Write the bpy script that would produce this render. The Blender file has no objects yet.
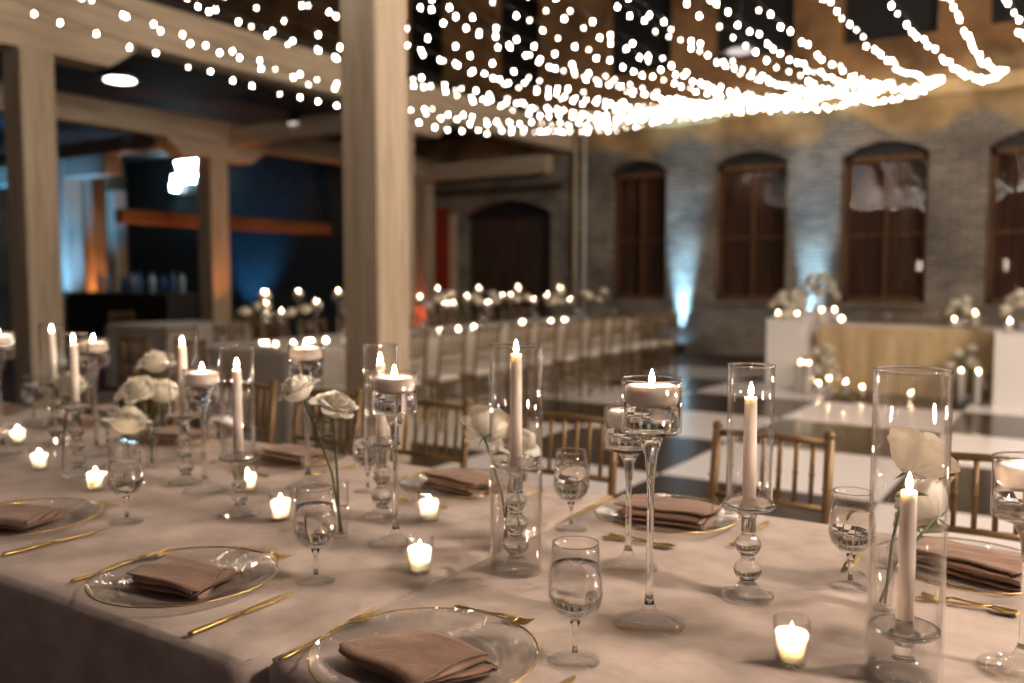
import bpy, math, random
from mathutils import Vector, Matrix, Euler, noise
random.seed(7)
PI = math.pi
sc = bpy.context.scene
COL = sc.collection

# ------------------------------------------------------------------ camera
CAM_Z = 1.32; F = 880.0; TABLE = 0.76
YAW = math.radians(33.07); PITCH = math.radians(4.16)
fw = Vector((-math.sin(YAW)*math.cos(PITCH), math.cos(YAW)*math.cos(PITCH), -math.sin(PITCH)))
rt = Vector((math.cos(YAW), math.sin(YAW), 0))
up = rt.cross(fw)
CAM = Vector((0, 0, CAM_Z))
cd = bpy.data.cameras.new('camera'); cam = bpy.data.objects.new('camera', cd); COL.objects.link(cam)
cam.matrix_world = Matrix.Translation(CAM) @ Matrix((rt, up, -fw)).transposed().to_4x4()
cd.sensor_width = 36; cd.lens = 36*F/1024; cd.clip_start = .05; cd.clip_end = 100
cd.dof.use_dof = True; cd.dof.focus_distance = 1.42; cd.dof.aperture_fstop = 2.3
sc.camera = cam

def ray(px, py):
    return fw + rt*((px-512)/F) + up*((341.5-py)/F)
def on(px, py, z=TABLE):                      # where a sight line meets a height
    d = ray(px, py); t = (z-CAM_Z)/d.z
    return CAM + d*t
def at_x(px, X):                              # Y where the vertical plane through a column meets X
    d = ray(px, 277); return d.y/d.x*X
def pix(p):
    v = Vector(p)-CAM; c = v.dot(fw)
    if c < .1: return None
    return (512+F*v.dot(rt)/c, 341.5-F*v.dot(up)/c)

# ------------------------------------------------------------------ materials
def nodes(m): return m.node_tree.nodes, m.node_tree.links
def base_mat(name):
    m = bpy.data.materials.new(name); m.use_nodes = True
    n, l = nodes(m); n.clear()
    out = n.new('ShaderNodeOutputMaterial')
    return m, n, l, out
def plain(name, col, rough=.6, metal=0, sheen=0, sss=0, sssr=.01, bump=0, bscale=40, col2=None, cscale=6, spec=.5, trans=0, stretch=(1,1,1)):
    m, n, l, out = base_mat(name)
    p = n.new('ShaderNodeBsdfPrincipled'); l.new(p.outputs[0], out.inputs[0])
    p.inputs['Base Color'].default_value = (*col, 1); p.inputs['Roughness'].default_value = rough
    p.inputs['Metallic'].default_value = metal; p.inputs['Specular IOR Level'].default_value = spec
    if sheen:
        p.inputs['Sheen Weight'].default_value = sheen; p.inputs['Sheen Roughness'].default_value = .4
    if sss:
        p.inputs['Subsurface Weight'].default_value = sss; p.inputs['Subsurface Scale'].default_value = sssr
        p.inputs['Subsurface Radius'].default_value = (1, .88, .76)
    if bump or col2:
        tc = n.new('ShaderNodeTexCoord'); mp = n.new('ShaderNodeMapping'); mp.inputs['Scale'].default_value = stretch
        l.new(tc.outputs['Object'], mp.inputs[0])
    if col2:
        t = n.new('ShaderNodeTexNoise'); t.inputs['Scale'].default_value = cscale; t.inputs['Detail'].default_value = 6
        l.new(mp.outputs[0], t.inputs['Vector'])
        r = n.new('ShaderNodeValToRGB'); r.color_ramp.elements[0].color = (*col, 1); r.color_ramp.elements[1].color = (*col2, 1)
        r.color_ramp.elements[0].position = .35; r.color_ramp.elements[1].position = .68
        l.new(t.outputs[0], r.inputs[0]); l.new(r.outputs[0], p.inputs['Base Color'])
    if bump:
        t = n.new('ShaderNodeTexNoise'); t.inputs['Scale'].default_value = bscale; t.inputs['Detail'].default_value = 5
        l.new(mp.outputs[0], t.inputs['Vector'])
        b = n.new('ShaderNodeBump'); b.inputs['Strength'].default_value = bump; b.inputs['Distance'].default_value = .01
        l.new(t.outputs[0], b.inputs['Height']); l.new(b.outputs[0], p.inputs['Normal'])
    return m
def glow(name, col, s):
    m, n, l, out = base_mat(name)
    e = n.new('ShaderNodeEmission'); e.inputs[0].default_value = (*col, 1); e.inputs[1].default_value = s
    l.new(e.outputs[0], out.inputs[0]); return m
def thin_glass(name, tint=.992, edge=.95, base=.04, dark=.32):
    """clear glass wall: reflects more and lets through less towards grazing angles"""
    m, n, l, out = base_mat(name)
    t = n.new('ShaderNodeBsdfTransparent')
    g = n.new('ShaderNodeBsdfGlossy'); g.inputs['Roughness'].default_value = .0; g.inputs[0].default_value = (1, 1, 1, 1)
    lw = n.new('ShaderNodeLayerWeight'); lw.inputs[0].default_value = .5
    pw = n.new('ShaderNodeMath'); pw.operation = 'POWER'; pw.inputs[1].default_value = 3.8
    l.new(lw.outputs['Facing'], pw.inputs[0])
    ma = n.new('ShaderNodeMath'); ma.operation = 'MULTIPLY_ADD'; ma.inputs[1].default_value = edge; ma.inputs[2].default_value = base
    l.new(pw.outputs[0], ma.inputs[0])
    p2 = n.new('ShaderNodeMath'); p2.operation = 'POWER'; p2.inputs[1].default_value = 6.0; l.new(lw.outputs['Facing'], p2.inputs[0])
    mc = n.new('ShaderNodeMath'); mc.operation = 'MULTIPLY_ADD'; mc.inputs[1].default_value = -dark; mc.inputs[2].default_value = tint
    l.new(p2.outputs[0], mc.inputs[0]); cc = n.new('ShaderNodeCombineColor')
    for k in range(3): l.new(mc.outputs[0], cc.inputs[k])
    l.new(cc.outputs[0], t.inputs[0])
    mx = n.new('ShaderNodeMixShader'); l.new(ma.outputs[0], mx.inputs[0]); l.new(t.outputs[0], mx.inputs[1]); l.new(g.outputs[0], mx.inputs[2])
    l.new(mx.outputs[0], out.inputs[0]); return m
def solid_glass(name, ior=1.5, col=(1, 1, 1)):
    m, n, l, out = base_mat(name)
    g = n.new('ShaderNodeBsdfGlass'); g.inputs['IOR'].default_value = ior; g.inputs['Roughness'].default_value = 0
    g.inputs[0].default_value = (*col, 1)
    l.new(g.outputs[0], out.inputs[0]); return m
def brick_mat(name, c1, c2, mortar, scale=1.0, bump=.5, axes='XZ', plaster=None, bh=.075):
    m, n, l, out = base_mat(name)
    p = n.new('ShaderNodeBsdfPrincipled'); p.inputs['Roughness'].default_value = .85
    l.new(p.outputs[0], out.inputs[0])
    g = n.new('ShaderNodeNewGeometry'); s = n.new('ShaderNodeSeparateXYZ'); c = n.new('ShaderNodeCombineXYZ')
    l.new(g.outputs['Position'], s.inputs[0]); l.new(s.outputs[axes[0]], c.inputs[0]); l.new(s.outputs[axes[1]], c.inputs[1])
    b = n.new('ShaderNodeTexBrick'); l.new(c.outputs[0], b.inputs[0])
    b.inputs['Color1'].default_value = (*c1, 1); b.inputs['Color2'].default_value = (*c2, 1); b.inputs['Mortar'].default_value = (*mortar, 1)
    b.inputs['Scale'].default_value = scale; b.inputs['Brick Width'].default_value = .24; b.inputs['Row Height'].default_value = bh
    b.inputs['Mortar Size'].default_value = .012; b.inputs['Mortar Smooth'].default_value = .3
    t = n.new('ShaderNodeTexNoise'); t.inputs['Scale'].default_value = 1.6; t.inputs['Detail'].default_value = 8
    l.new(g.outputs['Position'], t.inputs['Vector'])
    mx = n.new('ShaderNodeMixRGB'); mx.blend_type = 'MULTIPLY'; mx.inputs[0].default_value = .85
    r = n.new('ShaderNodeValToRGB'); r.color_ramp.elements[0].position = .3; r.color_ramp.elements[0].color = (.42, .4, .38, 1)
    r.color_ramp.elements[1].position = .65; r.color_ramp.elements[1].color = (1.2, 1.15, 1.1, 1)
    l.new(t.outputs[0], r.inputs[0]); l.new(b.outputs[0], mx.inputs[1]); l.new(r.outputs[0], mx.inputs[2])
    last = mx.outputs[0]
    if plaster:                                 # bands by height with a ragged edge: grey brick, ochre ledge, warm brick
        for z0, colr in plaster:
            nz = n.new('ShaderNodeTexNoise'); nz.inputs['Scale'].default_value = 1.1; nz.inputs['Detail'].default_value = 7
            l.new(g.outputs['Position'], nz.inputs['Vector'])
            a = n.new('ShaderNodeMath'); a.operation = 'MULTIPLY_ADD'; a.inputs[1].default_value = 1.3
            l.new(nz.outputs[0], a.inputs[0]); l.new(s.outputs['Z'], a.inputs[2])
            mr = n.new('ShaderNodeMapRange'); mr.inputs[1].default_value = z0+.55; mr.inputs[2].default_value = z0+.75
            l.new(a.outputs[0], mr.inputs[0])
            mm = n.new('ShaderNodeMixRGB'); l.new(mr.outputs[0], mm.inputs[0]); l.new(last, mm.inputs[1])
            tint = n.new('ShaderNodeMixRGB'); tint.blend_type = 'MULTIPLY'; tint.inputs[0].default_value = 1
            tint.inputs[2].default_value = (*colr, 1); l.new(b.outputs['Fac'], tint.inputs[0])
            sub = n.new('ShaderNodeMixRGB'); sub.blend_type = 'MULTIPLY'; sub.inputs[0].default_value = 1
            sub.inputs[1].default_value = (*colr, 1); l.new(r.outputs[0], sub.inputs[2])
            l.new(sub.outputs[0], mm.inputs[2]); last = mm.outputs[0]
    l.new(last, p.inputs['Base Color'])
    bp = n.new('ShaderNodeBump'); bp.inputs['Strength'].default_value = bump; bp.inputs['Distance'].default_value = .03
    ad = n.new('ShaderNodeMath'); ad.operation = 'SUBTRACT'; l.new(t.outputs[0], ad.inputs[0]); l.new(b.outputs['Fac'], ad.inputs[1])
    l.new(ad.outputs[0], bp.inputs['Height']); l.new(bp.outputs[0], p.inputs['Normal'])
    return m
def wood_mat(name, c1, c2, rough=.75, sc_=(14, 14, 1.2), bump=.35):
    m, n, l, out = base_mat(name)
    p = n.new('ShaderNodeBsdfPrincipled'); p.inputs['Roughness'].default_value = rough; l.new(p.outputs[0], out.inputs[0])
    tc = n.new('ShaderNodeTexCoord'); mp = n.new('ShaderNodeMapping'); mp.inputs['Scale'].default_value = sc_
    l.new(tc.outputs['Object'], mp.inputs[0])
    t = n.new('ShaderNodeTexNoise'); t.inputs['Scale'].default_value = 1; t.inputs['Detail'].default_value = 8; t.inputs['Distortion'].default_value = .6
    l.new(mp.outputs[0], t.inputs['Vector'])
    r = n.new('ShaderNodeValToRGB'); r.color_ramp.elements[0].color = (*c1, 1); r.color_ramp.elements[1].color = (*c2, 1)
    r.color_ramp.elements[0].position = .32; r.color_ramp.elements[1].position = .62
    l.new(t.outputs[0], r.inputs[0]); l.new(r.outputs[0], p.inputs['Base Color'])
    b = n.new('ShaderNodeBump'); b.inputs['Strength'].default_value = bump; b.inputs['Distance'].default_value = .01
    l.new(t.outputs[0], b.inputs['Height']); l.new(b.outputs[0], p.inputs['Normal'])
    return m

WOODC = ((.40, .31, .21), (.54, .44, .315))
M = dict(
    timber=wood_mat('timber', *WOODC),
    timber_y=wood_mat('timber_along_y', *WOODC, sc_=(14, 1.2, 14)),
    timber_x=wood_mat('timber_along_x', *WOODC, sc_=(1.2, 14, 14)),
    dark_timber=wood_mat('dark_timber', (.03, .018, .01), (.07, .04, .025)),
    window_wood=wood_mat('window_wood', (.085, .036, .013), (.15, .068, .025)),
    curtain=plain('amber_curtain', (.10, .036, .012), .8, bump=.3, bscale=3, col2=(.03, .012, .006), cscale=2, stretch=(6, 1, .4)),
    blackout=plain('black_paint', (.012, .010, .009), .6),
    cloth=plain('taupe_velvet', (.385, .30, .24), .85, sheen=.15, bump=.8, bscale=9, col2=(.54, .435, .36), cscale=11),
    napkin=plain('rose_velvet', (.22, .122, .075), .8, sheen=.2, bump=.5, bscale=30, col2=(.31, .18, .115), cscale=12),
    white_cloth=plain('ivory_cloth', (.44, .39, .32), .85, sheen=.2, bump=.3, bscale=6),
    gold_cloth=plain('champagne_velvet', (.40, .29, .15), .8, sheen=.5, bump=.6, bscale=5, col2=(.52, .38, .21), cscale=4, stretch=(2, 2, .5)),
    gold=plain('brushed_gold', (.62, .42, .14), .28, 1, bump=.05, bscale=200),
    chair=plain('gold_lacquer', (.17, .10, .038), .42, .45, col2=(.22, .135, .055), cscale=20),
    cushion=plain('ivory_cushion', (.66, .60, .52), .85, bump=.2, bscale=80),
    wax=plain('ivory_wax', (.86, .77, .70), .45, sss=.6, sssr=.012),
    votive_wax=plain('votive_wax', (.96, .90, .84), .4, sss=1.0, sssr=.035),
    wick=plain('charred_wick', (.02, .015, .01), .9),
    flame=glow('candle_flame', (1.0, .72, .46), 330),
    far_flame=glow('distant_candle_flame', (1.0, .70, .42), 150),
    glass=thin_glass('clear_glass'),
    plate=thin_glass('pressed_glass', .99, .45, .06, .25), foot=thin_glass('foot_glass', .99, .45, .05, .3), pane=thin_glass('window_glass', .95, .5, .022, 0),
    crystal=solid_glass('crystal', 1.52),
    water=solid_glass('water', 1.33, (.98, .98, .98)),
    petal=plain('white_petal', (.84, .79, .68), .6, sss=.25, sssr=.01, bump=.15, bscale=60),
    stem=plain('green_stem', (.05, .075, .025), .6, col2=(.08, .11, .04), cscale=30),
    cable=plain('dark_cable', (.02, .02, .02), .6),
    bulb=glow('fairy_bulb', (1, .87, .74), 34), bulb2=glow('fairy_bulb_soft', (1, .82, .66), 13),
    pend=glow('pendant_bulb', (1, .88, .82), 5), pend_dim=glow('pendant_bulb_dim', (1, .86, .82), .55), sconce=glow('fill_sconce_glow', (1, .80, .62), 16), dim_bulb=glow('fairy_bulb_dim', (1, .82, .66), 7), fill_tube_glow=glow('fill_tube_glow', (.12, .42, 1), 14),  # sconce and tube glows serve only the added, unseen lights
    globe=glow('fill_globe_glow', (1, .82, .70), 142), globe_big=glow('fill_globe_glow_bright', (1, .82, .68), 300),  # glow of the globes added out of view as fill light
    enamel=plain('white_enamel', (.7, .68, .66), .35),
    plinth=plain('white_plinth', (.72, .69, .66), .5, bump=.05),
    neon=glow('neon_tube', (.55, .85, 1.0), 45),
    blackmetal=plain('black_metal', (.02, .02, .02), .4, .5),
    bar=plain('black_bar_front', (.012, .011, .011), .5, col2=(.02, .018, .016)),
    floor=plain('old_floorboards', (.07, .042, .026), .6, spec=.25, bump=.3, bscale=5, col2=(.11, .07, .045), cscale=2.5, stretch=(6, .5, 1)),
    red=plain('red_lit_panel', (.34, .028, .012), .7, col2=(.22, .02, .01), cscale=1.5),
    uplens_b=glow('uplight_lens', (.25, .6, 1.0), 12),
    uplens_o=glow('amber_uplight_lens', (1, .3, .05), 6),
    foliage=plain('dusty_green_leaf', (.16, .18, .10), .7, col2=(.30, .29, .19), cscale=10),
    rough_brick=brick_mat('weathered_brick', (.15, .14, .125), (.27, .245, .21), (.34, .31, .26), bump=.7,
                          plaster=[(3.62, (.50, .35, .17)), (4.45, (.34, .19, .08))]),
    side_brick=brick_mat('dark_brick', (.16, .11, .08), (.20, .13, .09), (.2, .17, .14), axes='YZ'),
    near_brick=brick_mat('dark_brick_front', (.16, .11, .08), (.20, .13, .09), (.2, .17, .14)),  # same dark brick as the side walls, mapped along X
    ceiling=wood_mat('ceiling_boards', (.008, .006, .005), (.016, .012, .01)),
)
def tile_mat(name, col, rough):
    return plain(name, col, rough, spec=.3, bump=.02, bscale=3)
# bottle tints
M['bottle_blue'] = plain('blue_bottle_glass', (.08, .2, .42), .1, spec=.8)
M['bottle_pale'] = plain('pale_bottle_glass', (.3, .42, .5), .1, spec=.8)

# ------------------------------------------------------------------ mesh builder
class MB:
    def __init__(s): s.v = []; s.f = []; s.sm = []
    def add(s, vs, fs, smooth=True):
        o = len(s.v); s.v += [tuple(v) for v in vs]; s.f += [tuple(i+o for i in f) for f in fs]; s.sm += [smooth]*len(fs); return s
    def box(s, x0, x1, y0, y1, z0, z1, smooth=False):
        v = [(x0,y0,z0),(x1,y0,z0),(x1,y1,z0),(x0,y1,z0),(x0,y0,z1),(x1,y0,z1),(x1,y1,z1),(x0,y1,z1)]
        return s.add(v, [(0,3,2,1),(4,5,6,7),(0,1,5,4),(1,2,6,5),(2,3,7,6),(3,0,4,7)], smooth)
    def bbox(s, x0, x1, y0, y1, z0, z1, b=.01):          # box with chamfered edges
        vs = []
        for z, i in ((z0, b), (z0+b, 0), (z1-b, 0), (z1, b)):
            X0, X1, Y0, Y1 = x0+i, x1-i, y0+i, y1-i
            vs += [(X0+b,Y0,z),(X1-b,Y0,z),(X1,Y0+b,z),(X1,Y1-b,z),(X1-b,Y1,z),(X0+b,Y1,z),(X0,Y1-b,z),(X0,Y0+b,z)]
        fs = [tuple(range(7, -1, -1)), tuple(range(24, 32))]
        for k in range(3):
            for i in range(8): fs.append((k*8+i, k*8+(i+1)%8, k*8+8+(i+1)%8, k*8+8+i))
        return s.add(vs, fs, False)
    def lathe(s, prof, n=40, c=(0, 0, 0), smooth=True, closed=False):
        vs = []; fs = []; rings = []
        for r, z in prof:
            if r < 1e-6: rings.append([len(vs)]); vs.append((c[0], c[1], c[2]+z))
            else:
                rings.append(list(range(len(vs), len(vs)+n)))
                vs += [(c[0]+r*math.cos(2*PI*i/n), c[1]+r*math.sin(2*PI*i/n), c[2]+z) for i in range(n)]
        prs = list(zip(rings, rings[1:]))
        if closed: prs.append((rings[-1], rings[0]))
        for a, b in prs:
            for i in range(n):
                j = (i+1) % n
                if len(a) == 1 and len(b) == 1: continue
                if len(a) == 1: fs.append((a[0], b[j], b[i]))
                elif len(b) == 1: fs.append((a[i], a[j], b[0]))
                else: fs.append((a[i], a[j], b[j], b[i]))
        return s.add(vs, fs, smooth)
    def tube(s, pts, r, n=8, cap=True, flat=1.0):
        pts = [Vector(p) for p in pts]; rr = r if isinstance(r, (list, tuple)) else [r]*len(pts)
        vs = []; fs = []; prev = None
        for i, p in enumerate(pts):
            t = (pts[min(i+1, len(pts)-1)]-pts[max(i-1, 0)]).normalized()
            if prev is None:
                a = Vector((0, 0, 1)) if abs(t.z) < .9 else Vector((1, 0, 0))
                u = t.cross(a).normalized()
            else: u = (prev - t*prev.dot(t)).normalized()
            prev = u; w = t.cross(u)
            for k in range(n):
                an = 2*PI*k/n; vs.append(p + u*math.cos(an)*rr[i] + w*math.sin(an)*rr[i]*flat)
        for i in range(len(pts)-1):
            for k in range(n):
                fs.append((i*n+k, i*n+(k+1)%n, (i+1)*n+(k+1)%n, (i+1)*n+k))
        if cap:
            fs.append(tuple(range(n-1, -1, -1))); fs.append(tuple(range((len(pts)-1)*n, len(pts)*n)))
        return s.add(vs, fs)
    def mesh(s, name, mat):
        me = bpy.data.meshes.new(name); me.from_pydata(s.v, [], s.f); me.polygons.foreach_set('use_smooth', s.sm)
        me.materials.append(M[mat] if isinstance(mat, str) else mat); me.update(); return me
def obj(name, mb, mat, parent=None, loc=None, rot=None):
    me = mb if isinstance(mb, bpy.types.Mesh) else mb.mesh(name, mat)
    o = bpy.data.objects.new(name, me); COL.objects.link(o)
    if parent: o.parent = parent
    if loc is not None: o.location = loc
    if rot is not None: o.rotation_euler = rot
    return o
def tag(o, label, cat, group=None, kind=None):
    o['label'] = label; o['category'] = cat
    if group: o['group'] = group
    if kind: o['kind'] = kind
    return o
def thing(name, label, cat, loc=(0, 0, 0), rz=0, group=None):
    o = bpy.data.objects.new(name, None); COL.objects.link(o); o.empty_display_size = .05
    o.location = loc; o.rotation_euler = (0, 0, rz); return tag(o, label, cat, group)
def struct(name, mb, mat, label=None):
    o = obj(name, mb, mat); o['kind'] = 'structure'
    if label: o['label'] = label
    return o
KIDS = {}
def copy_tree(o, loc, rz=0, label=None, group=None, scale=None):
    def rec(x, par):
        c = x.copy(); COL.objects.link(c)
        if par: c.parent = par
        for ch in x.children: rec(ch, c)
        return c
    c = rec(o, None); c.location = loc; c.rotation_euler = (0, 0, rz)
    if scale: c.scale = (scale,)*3
    if label: c['label'] = label
    if group: c['group'] = group
    elif 'group' in c: del c['group']
    return c
class Proto:                                  # the first placement moves the original, later ones copy it
    def __init__(s, o): s.o = o; s.used = False
    def place(s, loc, rz=0, label=None, group=None, scale=None):
        if not s.used:
            s.used = True; o = s.o; o.location = loc; o.rotation_euler = (0, 0, rz)
            if scale: o.scale = (scale,)*3
            if label: o['label'] = label
            if group: o['group'] = group
            return o
        return copy_tree(s.o, loc, rz, label, group, scale)

# ------------------------------------------------------------------ the hall
YW = 14.6
WX0, WX1 = -20.0, 6.5
def wall_with_holes(holes, x0, x1, z0, z1, y, depth):
    """wall facing -Y with rectangular / low-arched holes (xa, xb, za, zb, rise)"""
    mb = MB(); xs = sorted({x0, x1, *[h[0] for h in holes], *[h[1] for h in holes]})
    def quad(a, b, c, d): mb.add([a, b, c, d], [(0, 1, 2, 3)], False)
    for xa, xb in zip(xs, xs[1:]):
        hs = sorted([h for h in holes if h[0] <= xa+1e-6 and h[1] >= xb-1e-6], key=lambda h: h[2])
        z = z0
        for h in hs:
            if h[2] > z: quad((xa, y, z), (xb, y, z), (xb, y, h[2]), (xa, y, h[2]))
            n = 10; zt = h[3]+h[4]
            ua, ub = (xa-h[0])/(h[1]-h[0]), (xb-h[0])/(h[1]-h[0])
            for i in range(n):                       # strip between the arch and a flat line above it
                u0, u1 = ua+(ub-ua)*i/n, ua+(ub-ua)*(i+1)/n
                a0 = h[3]+h[4]*max(0, math.sin(PI*u0))**.8 if h[4] else h[3]; a1 = h[3]+h[4]*max(0, math.sin(PI*u1))**.8 if h[4] else h[3]
                X0, X1 = h[0]+(h[1]-h[0])*u0, h[0]+(h[1]-h[0])*u1
                if h[4]: quad((X0, y, a0), (X1, y, a1), (X1, y, zt), (X0, y, zt))
                quad((X0, y, a0), (X0, y+depth, a0), (X1, y+depth, a1), (X1, y, a1))
            if xa <= h[0]+1e-6: quad((xa, y, h[2]), (xa, y+depth, h[2]), (xa, y+depth, h[3]), (xa, y, h[3]))
            if xb >= h[1]-1e-6: quad((xb, y, h[3]), (xb, y+depth, h[3]), (xb, y+depth, h[2]), (xb, y, h[2]))
            quad((xb, y, h[2]), (xb, y+depth, h[2]), (xa, y+depth, h[2]), (xa, y, h[2]))
            z = zt
        quad((xa, y, z), (xb, y, z), (xb, y, z1), (xa, y, z1))
    mb.box(x0, x1, y+depth+.22, y+depth+.3, z0, z1)
    return mb
WIN = [(-7.39, -6.26), (-5.40, -4.15), (-3.30, -2.04), (-1.25, .02), (.9, 2.15)]
holes = [(a, b, .92, 3.22, .2) for a, b in WIN] + [(a-.05, b+.05, 4.95, 7.2, 0) for a, b in WIN] + \
        [(-9.9, -8.9, 4.95, 7.2, 0), (-12.2, -11.2, 4.95, 7.2, 0), (-10.75, -8.62, 0, 2.55, .3)]
struct('wall_back', wall_with_holes(holes, WX0, WX1, 0, 8.6, YW, .35), 'rough_brick', 'long weathered brick wall of arched windows')
for i, (a, b) in enumerate(WIN):
    w = bpy.data.objects.new('window_%d' % (i+1), None); COL.objects.link(w); w.location = ((a+b)/2, YW+.28, .92); w['kind'] = 'structure'
    hw = (b-a)/2; f = MB()
    f.box(-hw, -hw+.08, -.05, .03, 0, 2.3); f.box(hw-.08, hw, -.05, .03, 0, 2.3); f.box(-hw, hw, -.05, .03, 0, .09)
    f.box(-hw, hw, -.05, .03, 2.2, 2.3); f.box(-.025, .025, -.04, .02, .09, 2.2)
    f.box(-hw+.08, hw-.08, -.03, .01, 1.05, 1.085)
    obj('window_frame', f, 'window_wood', w)
    ar = MB(); nn = 12                                       # dark boarded head under the arch
    vs = []; fs = []
    for k in range(nn+1):
        x = -hw+2*hw*k/nn; vs += [(x, -.02, 2.3), (x, -.02, 2.3+.202*max(0, math.sin(PI*k/nn))**.8+.001)]
    fs = [(2*k, 2*k+2, 2*k+3, 2*k+1) for k in range(nn)]; ar.add(vs, fs, False)
    obj('arch_board', ar, 'blackout', w)
    obj('pane', MB().box(-hw+.08, hw-.08, -.012, -.006, .09, 2.2), 'pane', w)
    cu = MB(); n = 60; vs = []; fs = []
    for k in range(n+1):
        x = -hw+.02+(2*hw-.04)*k/n; y = .16+.025*math.sin(k*1.3)+.012*math.sin(k*.47)
        vs += [(x, y, .02), (x, y, 2.28)]
    fs = [(2*k, 2*k+2, 2*k+3, 2*k+1) for k in range(n)]; cu.add(vs, fs); obj('curtain', cu, 'curtain', w)
    sl = MB(); sl.box(-hw-.05, hw+.05, -.36, -.04, -.07, 0); obj('sill', sl, 'rough_brick', w)
UW = [(a-.05, b+.05) for a, b in WIN] + [(-9.9, -8.9), (-12.2, -11.2)]
for i, (a, b) in enumerate(UW):
    w = bpy.data.objects.new('window_%d' % (i+6), None); COL.objects.link(w); w.location = ((a+b)/2, YW+.25, 4.95); w['kind'] = 'structure'
    hw = (b-a)/2; f = MB()
    f.box(-hw, -hw+.06, -.04, .03, 0, 2.25); f.box(hw-.06, hw, -.04, .03, 0, 2.25); f.box(-hw, hw, -.04, .03, 0, .06); f.box(-hw, hw, -.04, .03, 2.19, 2.25)
    f.box(-.02, .02, -.03, .01, .06, 2.19); f.box(-hw+.06, hw-.06, -.03, .01, 1.1, 1.14)
    obj('window_frame', f, 'blackout', w); obj('pane', MB().box(-hw+.06, hw-.06, .0, .006, .06, 2.19), 'blackout', w)
# stone ledge under the upper windows
lg = MB(); random.seed(3)
x = -8.0
while x < WX1-.4:
    w_ = random.uniform(.5, 1.2); x1 = min(x+w_, WX1-.02); lg.bbox(x, x1-.012, YW-.10-random.uniform(0, .03), YW-.002, 3.98+random.uniform(-.02, .02), 4.24, .015); x = x1
lg = struct('trim_1', lg, plain('ochre_stone', (.52, .36, .17), .9, bump=.8, bscale=6, col2=(.66, .49, .27), cscale=3), 'ochre stone ledge along the brick wall')
for nm, b in (('wall_right', (WX1, WX1+.2, -6, YW+.6, 0, 8.6)), ('wall_left', (WX0-.2, WX0, -6, YW+.6, 0, 8.6))):
    struct(nm, MB().box(*b), 'side_brick')
struct('wall_front', MB().box(WX0, WX1, -6.2, -6, 0, 8.6), 'near_brick')
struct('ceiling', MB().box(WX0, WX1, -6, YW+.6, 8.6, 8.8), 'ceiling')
struct('floor', MB().box(WX0, WX1, -6, YW+.6, -.1, 0), 'floor', 'worn brown timber floor')
# dance floor of large square panels
TS = 1.37; TX = -2.33; TY = 8.11
M['tile_w'] = tile_mat('white_gloss_panel', (.84, .79, .75), .2); M['tile_b'] = tile_mat('black_gloss_panel', (.035, .022, .016), .22)
tw, tb = MB(), MB()
for i in range(-2, 6):
    for j in range(-3, 3):
        x0 = TX+i*TS; y0 = TY+j*TS
        (tw if (i+j) % 2 == 0 else tb).bbox(x0+.002, x0+TS-.002, y0+.002, y0+TS-.002, 0.001, .02, .002)
df = thing('dance_floor', 'glossy black and white checkerboard dance floor in the middle of the hall', 'dance floor', (0, 0, 0))
obj('white_tile', tw, 'tile_w', df); obj('black_tile', tb, 'tile_b', df)
# doorway in the back wall
d1 = bpy.data.objects.new('door_1', None); COL.objects.link(d1); d1.location = (-9.685, YW+.3, 0); d1['kind'] = 'structure'
for s in (-1, 1):
    m = MB(); m.box(min(0, s*1.04), max(0, s*1.04), 0, .05, 0, 2.5)
    for z in (.3, 1.4): m.box(min(s*.15, s*.9), max(s*.15, s*.9), -.02, 0, z, z+.85)
    obj('door_leaf', m, 'dark_timber', d1); obj('door_handle', MB().tube([(s*.08, -.06, 1.0), (s*.08, -.06, 1.2)], .012), 'blackmetal', d1)
fr = MB(); fr.box(-1.07, 1.07, -.05, .04, 2.5, 2.6); fr.box(-1.07, 1.07, .02, .04, 2.6, 2.9); obj('door_head', fr, 'blackout', d1)
struct('wall_panel', MB().bbox(-12.2, -11.0, YW-.12, YW-.01, 0, 2.75, .01), 'red', 'panel with red light in its colour beside the dark arched doorway')  # red light on this spot is put into the panel colour
struct('trim_2', MB().box(-10.98, -10.84, YW-.1, YW-.005, 0, 2.6), 'timber')
struct('trim_3', MB().bbox(-12.3, -8.35, YW-.18, YW-.005, 2.98, 3.1, .01), 'dark_timber')
# pipes in the corner
for k, (px_, r) in enumerate(((-8.02, .045), (-7.84, .03))):
    m = MB().tube([(px_, YW-.12, 0.0), (px_, YW-.12, 4.0)], r, 12)
    for z in (1.0, 2.2, 3.3): m.lathe([(r, z), (r+.02, z), (r+.02, z+.05), (r, z+.05)], 12, (px_, YW-.12, 0))
    tag(obj('wall_pipe', m, 'enamel' if k else 'timber'), ('thicker' if k == 0 else 'thinner') + ' vertical pipe on the brick wall beside the first arched window', 'pipe')

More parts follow.
